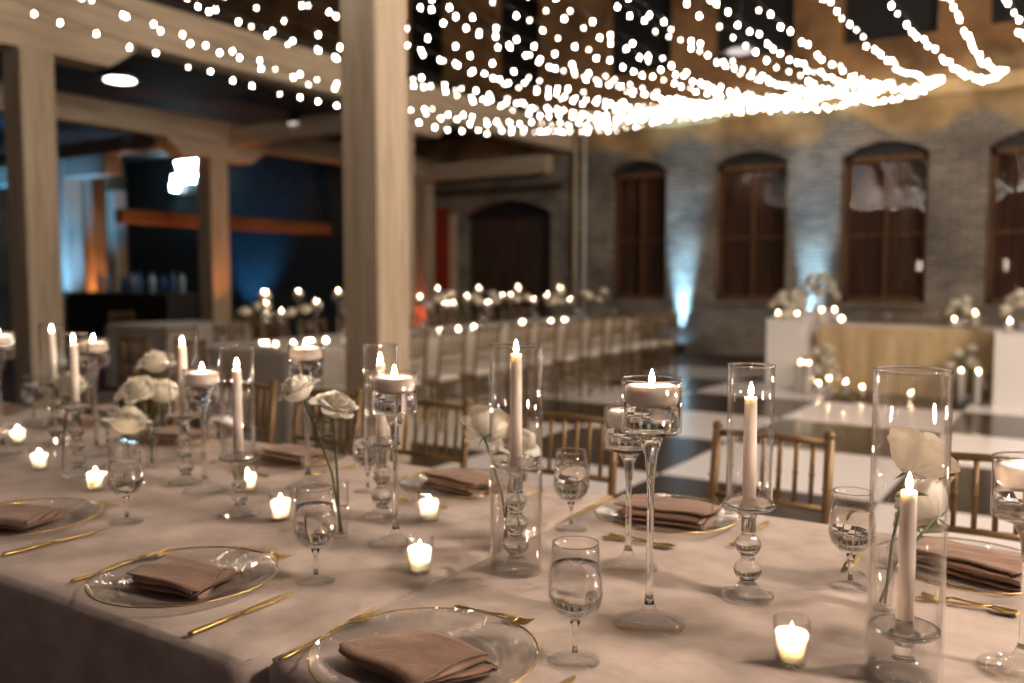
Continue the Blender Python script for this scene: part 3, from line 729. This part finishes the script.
def rose_mesh(seed, R=.036, H=.058, open_=1.0):
    rnd = random.Random(seed); mb = MB()
    for li in range(8):                          # petals on nested cups, the outer ones lower and curling out
        f = li/7; n = (3, 3, 4, 4, 5, 5, 5, 6)[li]; ph = rnd.random()*6
        for k in range(n):
            a0 = ph+2*PI*k/n+rnd.uniform(-.18, .18); ww = PI/n*rnd.uniform(1.15, 1.4)*(1.5 if li < 2 else 1)
            rm = R*(.20+.80*f**.85)*rnd.uniform(.95, 1.06); hh = H*(1-.30*f*f)*rnd.uniform(.95, 1.06); cu = open_*(.05+.42*f*f)*rnd.uniform(.6, 1.3); sd = rnd.random()*9
            U, V = 10, 10; vs = []; fs = []
            for j in range(V+1):
                v = j/V
                for i in range(U+1):
                    u = 2*i/U-1
                    a = a0+u*ww*(.75+.25*v)*(1-.22*v**6)
                    ve = v*(1-.16*u*u*v)
                    r = R*.06+(rm-R*.06)*math.sin(min(1, ve*1.35)*PI/2)**.75*(1-.10*(1-f)*ve)
                    lip = max(0, ve-.62)/.38
                    r += R*cu*lip**1.6*(1-.3*u*u) + R*.035*u; z = hh*ve**1.15 - R*cu*.75*lip**2.6
                    w_ = .25+.75*v
                    r += R*.075*w_*noise.noise(Vector((a*2.4, v*2.2, sd))); z += R*.12*w_*noise.noise(Vector((u*2.2+sd, v*2, 4)))
                    vs.append((r*math.cos(a), r*math.sin(a), z))
            for j in range(V):
                for i in range(U): fs.append((j*(U+1)+i, j*(U+1)+i+1, (j+1)*(U+1)+i+1, (j+1)*(U+1)+i))
            mb.add(vs, fs)
    return mb
ROSE_ME = [rose_mesh(s, open_=o_).mesh('bloom', 'petal') for s, o_ in ((1, 1.0), (2, 1.25), (3, .8), (4, 1.1))]
def rose(label, foot, head, k=0, tilt=(0, 0), leaf=True, scale=1.0, group=None):
    """foot: world point of the stem's lower end, head: world point under the bloom"""
    t = thing('white_rose', label, 'flower', foot, group=group); h = Vector(head)-Vector(foot)
    mid1 = Vector((h.x*.25, h.y*.25, h.z*.45)); mid2 = Vector((h.x*.72, h.y*.72, h.z*.82))
    obj('stem', MB().tube([(0, 0, 0), mid1, mid2, h+Vector((0, 0, .004))], [.0026, .0026, .0024, .0028], 8), 'stem', t)
    b = obj('bloom', ROSE_ME[k % 4], None, t, h, (tilt[0], tilt[1], k*1.3)); b.scale = (scale,)*3
    sp = MB()
    for q in range(5):
        a = 2*PI*q/5; c, s_ = math.cos(a), math.sin(a)
        pts = [(0, 0, -.001), (.010*c-.003*s_, .010*s_+.003*c, 0), (.026*c, .026*s_, -.008), (.010*c+.003*s_, .010*s_-.003*c, .0)]
        sp.add(pts, [(0, 1, 2, 3)])
    o = obj('sepals', sp, 'stem', t, h, (tilt[0], tilt[1], 0))
    if leaf:
        lf = MB(); p = mid2; a = k*2.1+.4
        for s_ in (0, 1.9):
            dx, dy = math.cos(a+s_), math.sin(a+s_)
            lf.add([p, p+Vector((dx*.018-dy*.008, dy*.018+dx*.008, .010)), p+Vector((dx*.04, dy*.04, .004)), p+Vector((dx*.018+dy*.008, dy*.018-dx*.008, .006))], [(0, 1, 2, 3)])
        obj('leaves', lf, 'stem', t)
    return t
def bud_vase(label, H=.12, r=.0175):
    t = thing('bud_vase', label, 'vase')
    obj('glass_tube', MB().lathe([(0, .0), (r-.001, .0), (r, .002), (r, H), (r-.001, H+.0006), (r-.0022, H), (r-.0022, .009), (0, .008)], 36), 'glass', t)
    obj('water', MB().lathe([(0, .0087), (r-.0028, .0095), (r-.0028, H*.55), (0, H*.55)], 28), 'glass', t)
    return t

Z = TABLE+.0015
def ZT(x): return Z if x > -1.003 else Z-.006
def P(px_, py_): p = on(px_, py_, TABLE); p = p if p.x > -1.003 else on(px_, py_, TABLE-.006); return Vector((p.x, p.y, ZT(p.x)))

# --- place settings
near = [(185, 582, 'clear charger plate with gold rim at the front edge of the table', .35), (425, 664, 'large clear charger plate with gold rim at the very front of the picture beside the seam', .15), (22, 525, 'gold-rimmed clear charger plate cut by the picture edge near the front', .4)]
pl = Proto(charger('charger'))
plate_pos = {}
for k, (x, y, lab, rz) in enumerate(near):
    lab = ['gold-rimmed clear charger plate whole in view on the front edge, napkin slipping off centre', 'gold-rimmed clear charger plate nearest the camera beside the tablecloth seam', 'gold-rimmed clear charger plate at the front edge by the picture border, under a draped napkin'][k]
    p = P(x, y); p += Vector(((.014, 0, 0)[k], (-.010, 0, 0)[k], 0)); pl.place(p, k*.7, lab); plate_pos[k] = p
farX = [(-.17, 1.84), (-.79, 1.865), (-1.385, 1.87), (-2.02, 1.87), (-2.62, 1.87), (-3.22, 1.87), (-3.82, 1.87)]
flab = ['behind the tall rose cylinder', 'behind the two tall stemmed candle glasses', 'behind the cylinder with the ball candlestick', 'behind the bud vase of two roses',
        'behind the candlestick nearest the black bar in view', 'in front of the fifth chair back', 'nearest the timber post']
for k, (x, y) in enumerate(farX): pl.place((x, y, ZT(x)), k*.5+.2, 'gold-rimmed clear charger plate across the table, ' + flab[k])
naps = [napkin('x', .115, .19, 4, s, sk) for s, sk in ((1, .15), (2, -.1), (3, .1))]
flat = [napkin('x', .125, .165, 3, s, sk) for s, sk in ((4, .3), (5, -.12), (6, .2))]
def put(o, loc, rz, label): o.location = loc; o.rotation_euler = (0, 0, rz); o['label'] = label; return o
def nap_copy(i, loc, rz, label):
    o = naps[i].copy(); COL.objects.link(o); return put(o, loc, rz, label)
zn = Z+.0065
put(flat[0], plate_pos[0]+Vector((0, -.005, .0065)), math.radians(112), 'folded brown velvet napkin on the front plate left of the wine goblet'.replace(' left of', ' beside'))
put(flat[1], plate_pos[1]+Vector((.003, -.022, .0065)), math.radians(72), 'folded brown velvet napkin on the plate nearest the camera')
put(flat[2], plate_pos[2]+Vector((-.02, -.01, .0065)), math.radians(118), 'folded brown velvet napkin on the plate at the picture border')
for k, (x, y) in enumerate(farX): (put if k < 3 else nap_copy)(naps[k] if k < 3 else k % 3, (x+.005, y, ZT(x)+.0065), math.radians(88+(k*37 % 14)-7), 'pleated brown velvet napkin on the plate ' + flab[k])
# --- cutlery
fk, kn, sp_, fk2 = Proto(fork('f')), Proto(knife('k')), Proto(spoon('s')), Proto(fork('d', .15))
seat_n = ['front plate whole in view', 'plate nearest the camera', 'front plate cut by the picture border']
for k in range(3):
    p = plate_pos[k]
    fk.place((p.x-.178, p.y-.115, ZT(p.x-.17)), math.radians(2), 'long gold fork beside the ' + seat_n[k])
    kn.place((p.x+.212, p.y-.15, ZT(p.x+.2)), math.radians(1), 'gold knife beside the ' + seat_n[k])
    fk2.place((p.x-.09, p.y+.193, ZT(p.x)), math.radians(-88), 'small gold dessert fork lying above the ' + seat_n[k])
for k, (x, y) in enumerate(farX[:5]):
    kn.place((x-.195, y+.11, ZT(x-.2)), math.radians(181), 'gold knife beside the plate ' + flab[k])
    fk.place((x+.205, y+.10, ZT(x+.2)), math.radians(179), 'long gold fork beside the plate ' + flab[k])
    fk2.place((x+.10, y-.185, ZT(x)), math.radians(93), 'small gold dessert fork at the plate ' + flab[k])
    if k < 2: sp_.place((x-.06, y-.205, ZT(x)), math.radians(-86), 'small gold spoon at the plate ' + flab[k])

# --- goblets
gb = Proto(goblet('g'))
for x, y, lab in ((575, 662, 'stemmed water goblet at the front, a candle flame shining through it'), (316, 582, 'stemmed water goblet beside the front plate and the bud vase of two roses'),
                  (127, 523, 'stemmed water goblet between the two front plates at the far seat end'), (571, 530, 'stemmed water goblet just behind the tall cylinder with the ball candlestick'),
                  (850, 588, 'stemmed water goblet half hidden by the tall cylinder with a rose'), (368, 492, 'stemmed water goblet behind the short-chimney candlestick in front of the column'),
                  (222, 462, 'blurred water goblet beyond the candlestick with the taper near the plate'), (34, 420, 'blurred water goblet near the timber post'), (108, 447, 'blurred water goblet behind the single low rose')):
    gb.place(P(x, y), 0, lab)
# --- votives
vt = Proto(votive('v'))
for x, y, lab in ((791, 664, 'lit votive candle standing alone at the front, nearest the tall rose cylinder'), (420, 572, 'lit votive candle on the tablecloth seam in front of the footed candle glass'),
                  (429, 521, 'lit votive candle behind the one on the seam, near the brown napkin'), (281, 520, 'lit votive candle beside the bud vase of two roses'),
                  (96, 490, 'lit votive candle beside the blurred goblet on the front side'), (40, 470, 'small lit votive candle by the dark bud vase'), (248, 492, 'small lit votive candle behind the ball candlestick'),
                  (18, 444, 'small blurred votive candle farthest down the table')):
    vt.place(P(x, y), random.random()*6, lab)
# --- stemmed glasses with floating candles
hold = [(649, 625, .397, 'tallest stemmed candle glass, sharp at the front with a broad foot'), (628, 568, .315, 'shorter stemmed candle glass standing behind the tallest one'),
        (396, 545, .365, 'stemmed candle glass in front of the timber column, its candle lit'), (205, 492, .325, 'stemmed candle glass between the roses and the single taper'),
        (308, 487, .385, 'stemmed candle glass directly behind the bud vase of two roses'), (97, 456, .37, 'stemmed candle glass beside the two blurred tapers'),
        (3, 455, .39, 'stemmed candle glass in front of the timber post'), (1022, 672, .305, 'low stemmed candle glass beside the tall rose cylinder')]
fc = Proto(floating_candle('c'))
for x, y, H, lab in hold:
    t = floating_glass(H, lab); p = P(x, y); t.location = p; t.rotation_euler = (0, 0, random.random())
    fc.place(p+Vector((0, 0, H-.0225)), random.random()*6, 'ivory candle floating in the ' + lab.split(',')[0])
# --- candlesticks, tapers, chimneys
def set_stick(x, y, nb, Hp, ht, kind, where):
    p = P(x, y); c = candlestick(Hp, nb, 'crystal ball candlestick ' + where); c.location = p
    t = taper(ht, 'lit ivory taper candle ' + where); t.location = p+Vector((0, 0, Hp-.0045))
    if kind == 'plate':
        g = chimney(.0395, .405-Hp-.002, 'clear glass chimney on the candlestick ' + where); g.location = p+Vector((0, 0, Hp+.0028))
    elif kind == 'table':
        g = chimney(.0505, .43, 'tall clear glass cylinder around the candlestick ' + where); g.location = p
    return p
set_stick(903, 676, 1, .068, .20, 'table', 'in front of the rose vase')
set_stick(747, 597, 2, .165, .192, 'plate', 'beside the pleated napkin and tallest stemmed glass')
set_stick(516, 570, 3, .205, .215, 'table', 'beside the front goblet and the seam')
set_stick(240, 516, 2, .14, .215, 'plate', 'beyond the front plate, beside the small votive')
set_stick(382, 518, 2, .178, .19, 'plate', 'against the timber column')
set_stick(186, 484, 3, .19, .195, 'plate', 'behind the two joined roses')
set_stick(78, 477, 3, .20, .185, 'plate', 'beside the dark bud vase near the far end')
set_stick(56, 445, 3, .21, .175, 'plate', 'nearest the timber post')
# --- bud vases and roses
bv = Proto(bud_vase('b', .125))
def rv(x, y, lab, heads, H=.125):
    p = P(x, y); bv.place(p, 0, 'slim glass bud vase ' + lab)
    dist = (p-CAM).dot(fw)
    for i, (hx, hy, k, tl, dep, hl, scl) in enumerate(heads):
        h = CAM + ray(hx, hy)*(dist+dep); sgn = 1 if i else -1
        foot = p+Vector((sgn*-.004*(1), 0, .0105)); d_ = Vector((h.x-p.x, h.y-p.y))
        rose(hl, foot, h, k, tl, scale=scl)
rv(341, 538, 'of two long-stemmed roses in front of the column', [(303, 400, 0, (.35, -.3), -.0, 'white rose leaning aside, the higher of the two in the bud vase before the column', 1.0), (333, 416, 1, (.4, .1), .03, 'white rose with frilled petals, the lower of the two before the column', 1.0)])
rv(882, 610, 'just behind the tall glass cylinder', [(909, 472, 2, (.8, .1), .0, 'white rose tilted inside the view of the tall cylinder, upper bloom', 1.3), (937, 518, 3, (.9, .5), .05, 'white rose behind the lit taper, lower bloom beside the tall cylinder', 1.25)])
rv(506, 545, 'behind the cylinder with the ball candlestick', [(484, 437, 3, (.8, -.5), 0, 'white rose leaning out beside the cylinder with the ball candlestick', 1.15), (515, 452, 0, (.3, .5), .05, 'white rose seen through the cylinder with the ball candlestick', .95)])
rv(152, 468, 'of two joined blurred roses', [(142, 398, 1, (.3, -.5), 0, 'white rose, the one facing the bar of the blurred touching pair', 1.2), (160, 402, 2, (.3, .45), .04, 'white rose, the one facing the stemmed glass of the blurred touching pair', 1.2)])
rv(130, 480, 'behind the blurred goblet', [(126, 434, 3, (.2, -.1), 0, 'broad white rose low on the table, behind the blurred goblet', 1.35)])
rv(163, 436, 'farther back behind the joined roses', [(158, 372, 0, (.2, .1), 0, 'pale blurred rose above and behind the touching pair', 1.35)])
rv(62, 474, 'packed with dark stems', [(69, 396, 2, (.2, 0), 0, 'pale blurred rose between the two tapers near the timber post', 1.15)])

# ------------------------------------------------------------------ chairs
def chair_proto():
    t = thing('chiavari_chair', 'c', 'chair'); W = .172; D = .19
    def ringed(path, r, rings):
        m = MB().tube(path, r, 10)
        for p in rings: m.lathe([(r*.9, -.004), (r*1.35, -.0015), (r*1.35, .0015), (r*.9, .004)], 10, p)
        return m
    zs = [.12, .24, .36]
    for s in (-1, 1):
        obj('leg', ringed([(s*W, -D, 0), (s*W, -D, .44)], .0135, [(s*W, -D, z) for z in zs]), 'chair', t)
        path = [(s*W, D+.02, 0), (s*W, D, .44), (s*(W-.0), D+.015, .66), (s*(W-.003), D+.045, .915)]
        m = ringed(path, .0135, [(s*W, D+.012, .15), (s*W, D+.006, .30), (s*W, D+.008, .56), (s*W, D+.027, .76)])
        m.lathe([(.0135, .9), (.016, .91), (.016, .918), (.009, .925), (0, .927)], 10, (s*(W-.003), D+.045, 0)); obj('back_leg', m, 'chair', t)
    obj('seat', MB().bbox(-W-.015, W+.015, -D-.015, D+.01, .425, .452, .008), 'chair', t)
    obj('cushion', MB().bbox(-W+.0, W-.0, -D+.0, D-.02, .452, .498, .015), 'cushion', t)
    def yb(z): return D+.015+(z-.66)*.118
    obj('top_rail', MB().tube([(-W, yb(.89), .89), (0, yb(.89)+.012, .895), (W, yb(.89), .89)], .011, 8), 'chair', t)
    obj('lower_rail', MB().tube([(-W, yb(.70), .70), (0, yb(.70)+.012, .70), (W, yb(.70), .70)], .010, 8), 'chair', t)
    obj('lower_rail', MB().tube([(-W, yb(.62)-.0, .625), (W, yb(.62), .625)], .0085, 8), 'chair', t)
    for k in range(6):
        x = -W+2*W*(k+1)/7; c = .012*(1-(x/W)**2)
        m = MB().tube([(x, yb(.70)+c, .70), (x, yb(.89)+c, .89)], .0072, 8)
        m.lathe([(.0065, .79), (.0095, .793), (.0095, .797), (.0065, .80)], 8, (x, yb(.795)+c, 0)); obj('spindle', m, 'chair', t)
    for z in (.17, .27):
        for s in (-1, 1): obj('stretcher', MB().tube([(s*W, -D, z), (s*W, D+.01, z)], .0075, 6), 'chair', t)
    obj('stretcher', MB().tube([(-W, -D, .22), (W, -D, .22)], .0075, 6), 'chair', t); obj('stretcher', MB().tube([(-W, D+.01, .22), (W, D+.01, .22)], .0075, 6), 'chair', t)
    return Proto(t)
ch = chair_proto()
cl = ['beyond the tall glass cylinder with a rose', 'beyond the short-chimney candlestick and pleated napkin', 'beyond the goblet and the tallest cylinder', 'beside the foot of the timber column', 'beyond the bud vase of two roses', 'beyond the blurred joined roses', 'beyond the blurred tapers', 'nearest the timber post']
for k, (x, y) in enumerate(((-.19, 2.27), (-.75, 2.29), (-1.40, 2.28), (-1.98, 2.27), (-2.50, 2.28), (-3.0, 2.30), (-3.6, 2.27), (-4.25, 2.28))):
    ch.place((x, y, 0), random.uniform(-.03, .03), 'gold ladder-spindled chair at the front table ' + cl[k], None, .965)
# --- far banquet table
FX0, FX1, FY0, FY1 = -6.25, -5.02, 4.6, 10.9
cloth('tablecloth', FX0, FX1, FY0, FY1, TABLE, 'white_cloth', 'pale ivory tablecloth on the long banquet table behind the column', seed=6, fold=.03)
y = FY0+.35
while y < FY1:
    ch.place((-4.72, y, .0), -PI/2+random.uniform(-.05, .05), 'gold chair with ivory cushion between the far banquet table and the dance floor', 'chairs on the dance floor side of the far table')
    ch.place((-6.52, y, .0), PI/2+random.uniform(-.05, .05), 'gold chair with ivory cushion in the row behind the far banquet table', 'chairs behind the far table')
    y += .53
ch.place((-5.3, 4.18, 0), PI, 'gold chair at the near end of the far banquet table, closer to the column', None)
ch.place((-5.95, 4.18, 0), PI, 'gold chair at the near end of the far banquet table, farther from the column', None)
# candles and flowers of the far table
FL = {}
def far_glass(H):
    t = floating_glass(H, 'x'); return Proto(t)
fg = [far_glass(.36), far_glass(.44), far_glass(.29)]
fcn = Proto(floating_candle('c', far=True, s=.8)); 
flames_px = [187, 207, 222, 240, 263, 281, 316, 338, 346, 420, 437, 445, 467, 479, 488, 502, 518, 534, 547, 560, 570, 584, 298, 453, 511]
random.seed(21)
for k, px_ in enumerate(flames_px):
    X = random.uniform(-5.95, -5.35); Yp = at_x(px_, X)
    if not (FY0+.15 < Yp < FY1-.15): 
        X = -5.4 if Yp < FY0+.15 else -5.95
        Yp = at_x(px_, X); Yp = min(max(Yp, FY0+.15), FY1-.12)
    H = (.36, .44, .29)[k % 3]
    fg[k % 3].place((X, Yp, Z), 0, ['mid-height', 'tallest', 'short'][k % 3]+' stemmed candle glass in the centre line of the far banquet table', ['mid-height', 'tallest', 'short'][k % 3]+' candle glasses on the far table')
    fcn.place((X, Yp, Z+H-.0225), 0, 'lit candle floating in a stemmed glass on the far banquet table', 'floating candles on the far table')
vf = Proto(votive('v')); 
for px_, X in ((458, -5.2), (474, -5.3), (511, -5.25), (522, -5.4), (551, -5.3), (565, -5.35), (270, -5.25), (292, -5.2), (310, -5.3), (325, -5.2), (440, -5.2), (345, -5.15), (235, -5.4), (255, -5.35)):
    Yp = min(max(at_x(px_, X), FY0+.1), FY1-.1)
    vf.place((X, Yp, Z), 0, 'lit votive candle along the dance floor edge of the far banquet table', 'votives on the far table')
gf = Proto(goblet('g'))
for k in range(12):
    gf.place((-5.16 if k % 2 else -6.1, FY0+.3+k*.5, Z), 0, 'water goblet at a seat of the far banquet table', 'goblets on the far table')
bf = Proto(bud_vase('b', .12))
for k in range(14):
    X = random.uniform(-5.85, -5.45); Yp = FY0+.35+k*.44; bf.place((X, Yp, Z), 0, 'glass bud vase on the far banquet table', 'bud vases on the far table')
    for j in (-1, 1):
        rose('white rose in a bud vase on the far banquet table', (X+.003*j, Yp, Z+.0105), (X+j*random.uniform(.02, .07), Yp+random.uniform(-.05, .05), Z+random.uniform(.22, .36)), k+j, (random.uniform(-.3, .3), j*.3), False, 1.3, 'roses on the far table')
# small table in the bar area
cloth('tablecloth', -9.9, -8.7, 6.2, 7.4, TABLE, 'white_cloth', 'pale ivory tablecloth on the small square table near the bar', seed=8, fold=.03)
for k, (x, y, r) in enumerate(((-9.3, 7.75, 0), (-10.25, 6.8, PI/2), (-8.35, 6.8, -PI/2))):
    ch.place((x, y, 0), r, 'gold chair at the small table near the bar, ' + ('on its bar side', 'on its post side', 'on its dance floor side')[k])

# ------------------------------------------------------------------ sweetheart table group
SX0, SX1, SY0, SY1 = -2.62, -.72, 10.55, 11.35
cloth('tablecloth', SX0, SX1, SY0, SY1, TABLE, 'gold_cloth', 'champagne velvet tablecloth on the small head table before the arched windows', seed=4, fold=.03)
def bench():
    t = thing('gold_settee', 'gold spindle-backed settee behind the champagne head table', 'settee', (-1.8, 11.8, 0))
    W = .55
    for s in (-1, 1):
        for yy in (-.2, .2): obj('leg', MB().tube([(s*W, yy, 0), (s*W, yy, .45 if yy < 0 else .95)], .015, 8), 'chair', t)
    obj('seat', MB().bbox(-W-.02, W+.02, -.22, .22, .42, .46, .01), 'chair', t); obj('cushion', MB().bbox(-W, W, -.2, .18, .46, .51, .015), 'cushion', t)
    for z in (.94, .72): obj('back_rail', MB().tube([(-W, .2, z), (W, .2, z)], .013, 8), 'chair', t)
    for k in range(13): obj('spindle', MB().tube([(-W+2*W*(k+1)/14, .2, .72), (-W+2*W*(k+1)/14, .2, .94)], .008, 6), 'chair', t)
bench()
def plinth(x, y, w, h, label):
    t = thing('plinth', label, 'pedestal', (x, y, 0)); obj('body', MB().bbox(-w/2, w/2, -w/2, w/2, 0, h-.03, .006), 'plinth', t); obj('cap', MB().bbox(-w/2-.01, w/2+.01, -w/2-.01, w/2+.01, h-.03, h, .005), 'plinth', t)
def gpos(px_, y): d = ray(px_, 300); return d.x/d.y*y
A1 = (gpos(790, 10.5), 10.5); A2 = (gpos(1015, 10.2), 10.2); A3 = (gpos(818, 11.65), 11.65)
plinth(A1[0], A1[1], .42, .84, 'white plinth beside the head table on the uplight side, flowers on top')
plinth(A2[0]+.08, A2[1], .46, .78, 'white plinth at the picture border beside the head table')
plinth(A3[0], A3[1], .34, .9, 'taller white plinth tucked behind the corner of the head table')
def bouquet(loc, r, h, n, seed, label):
    rnd = random.Random(seed); t = thing('flower_arrangement', label, 'flowers', loc)
    obj('bowl', MB().lathe([(0, 0), (.06, 0), (.08, .05), (.075, .09), (.065, .088), (.06, .02), (0, .015)], 20), 'enamel', t)
    fo = MB()
    for k in range(90):
        a = rnd.random()*2*PI; e = rnd.uniform(.1, 1.4); d = Vector((math.cos(a)*math.sin(e), math.sin(a)*math.sin(e), math.cos(e)))
        p = Vector((d.x*r, d.y*r, .08+d.z*h))*rnd.uniform(.6, .95); s = Vector((-d.y, d.x, 0)).normalized()*.018
        q = p+d*.07; fo.add([p-s*.3, p+d*.035-s, q, p+d*.035+s], [(0, 1, 2, 3)])
    for k in range(8):
        a = k*.8; fo.tube([(0, 0, .03), (math.cos(a)*r*.4, math.sin(a)*r*.4, h*.7)], .003, 5)
    obj('foliage', fo, 'foliage', t)
    for k in range(n):
        a = 2*PI*k*.618; e = 1.35*math.sqrt((k+.5)/n)
        p = (math.cos(a)*math.sin(e)*r, math.sin(a)*math.sin(e)*r, .07+math.cos(e)*h)
        b = obj('blossom', ROSE_ME[k % 4], None, t, p, (-math.sin(a)*0-e*.7*math.sin(a), e*.7*math.cos(a), 0)); b.scale = (1.45,)*3
bouquet((A1[0], A1[1], .84), .17, .20, 12, 1, 'rounded bunch of cream flowers on the white plinth on the uplight side')
bouquet((A3[0], A3[1], .9), .20, .36, 14, 2, 'tallest loose arrangement of cream flowers behind the head table corner')
bouquet((A2[0]+.12, A2[1]-.02, .78), .20, .30, 14, 3, 'white flowers on the plinth at the picture border')
sT = TABLE+.0015
bouquet((gpos(962, 10.95), 10.95, sT), .09, .22, 6, 4, 'small white bunch standing on the end of the champagne head table')
bouquet((A1[0]+.46, 10.2, .02), .14, .42, 9, 5, 'low white flowers on the floor beside the first plinth')
bouquet((gpos(968, 10.3), 10.3, 0), .16, .50, 9, 6, 'low white flowers on the floor at the picture-border end of the head table')
# candles there: ivory pillars in glass sleeves
def pillar(h, hg, label='p'):
    t = thing('pillar_candle', label, 'candle')
    wx = obj('wax', MB().lathe([(0, .004), (.034, .004), (.035, h-.004), (.032, h), (.02, h-.006), (0, h-.008)], 24), 'votive_wax', t)
    obj('glass_sleeve', MB().lathe([(0, .0), (.048, .0), (.048, hg), (.046, hg), (.046, .003), (0, .003)], 32), 'glass', t)
    wick(wx, h-.008, .012); flame(t, h, 1.0, 'far_flame'); return Proto(t)
ps = [pillar(.10, .16), pillar(.17, .23), pillar(.06, .11)]
spots = [  # px, py of flame, world Y, support z
    (821, 371, 10.2, 0), (831, 373, 10.15, 0), (847, 376, 10.0, 0), (865, 378, 10.1, 0), (848, 386, 9.9, 0), (914, 374, 10.2, 0)]
for k, (px_, py_, yy, z0) in enumerate(spots):
    ps[k % 3].place((gpos(px_, yy), yy, .021), 0, 'lit ivory pillar candle on the floor before the champagne head table, ' + ['low', 'tall', 'stubby'][k % 3], ['low', 'tall', 'stubby'][k % 3]+' floor pillars before the head table')
on_t = [(822, 10.75), (841, 10.8), (955, 10.7), (976, 10.75), (963, 11.05), (978, 11.1), (835, 11.0), (843, 11.15)]
for k, (px_, yy) in enumerate(on_t):
    ps[(k+1) % 3].place((gpos(px_, yy), yy, sT), 0, 'lit pillar candle in a glass sleeve standing on the champagne head table, ' + ['tall', 'stubby', 'low'][k % 3], ['tall', 'stubby', 'low'][k % 3]+' pillars on the head table')
ps[2].place((A1[0]-.1, A1[1]-.14, .84), 0, 'stubby pillar candle on the uplight-side plinth near its outer corner')
ps[2].place((A1[0]+.12, A1[1]-.13, .84), 0, 'stubby pillar candle on the uplight-side plinth near the table')
ps[0].place((A2[0]-.03, A2[1]-.14, .78), 0, 'low pillar candle on the plinth at the picture border, nearer the head table')
ps[1].place((A2[0]+.27, A2[1]-.12, .78), 0, 'tall pillar candle on the plinth at the picture border')
sg = [ (A1[0]+.26, 10.05), (A1[0]+.36, 10.0), (gpos(964, 10.05), 10.05), (gpos(981, 10.1), 10.1)]
hp = pillar(.34, .42)
for k, (x, yy) in enumerate(sg): hp.place((x, yy, .021), 0, ('thick glass-sleeved candle standing high on the floor beside the first plinth', 'high glass-sleeved candle next to the plinth flowers', 'high glass-sleeved candle before the table end flowers', 'high glass-sleeved candle nearest the picture-border plinth')[k])
for k in range(2): gf.place((-1.9+.5*k, 10.85, sT), 0, 'water goblet on the champagne head table', 'goblets on the head table')

# ------------------------------------------------------------------ world and view
w = bpy.data.worlds.new('night'); sc.world = w; w.use_nodes = True
w.node_tree.nodes['Background'].inputs[0].default_value = (.9, .7, .5, 1); w.node_tree.nodes['Background'].inputs[1].default_value = .01
vs_ = sc.view_settings; vs_.view_transform = 'Standard'; vs_.look = 'None'; vs_.gamma = 1; vs_.use_curve_mapping = False; vs_.exposure = 0.65
c = sc.cycles
c.max_bounces = 14; c.transparent_max_bounces = 64; c.transmission_bounces = 14; c.glossy_bounces = 6; c.diffuse_bounces = 4
c.caustics_reflective = False; c.caustics_refractive = True; c.sample_clamp_indirect = 6; c.sample_clamp_direct = 0; c.blur_glossy = 0.0
c.use_adaptive_sampling = False
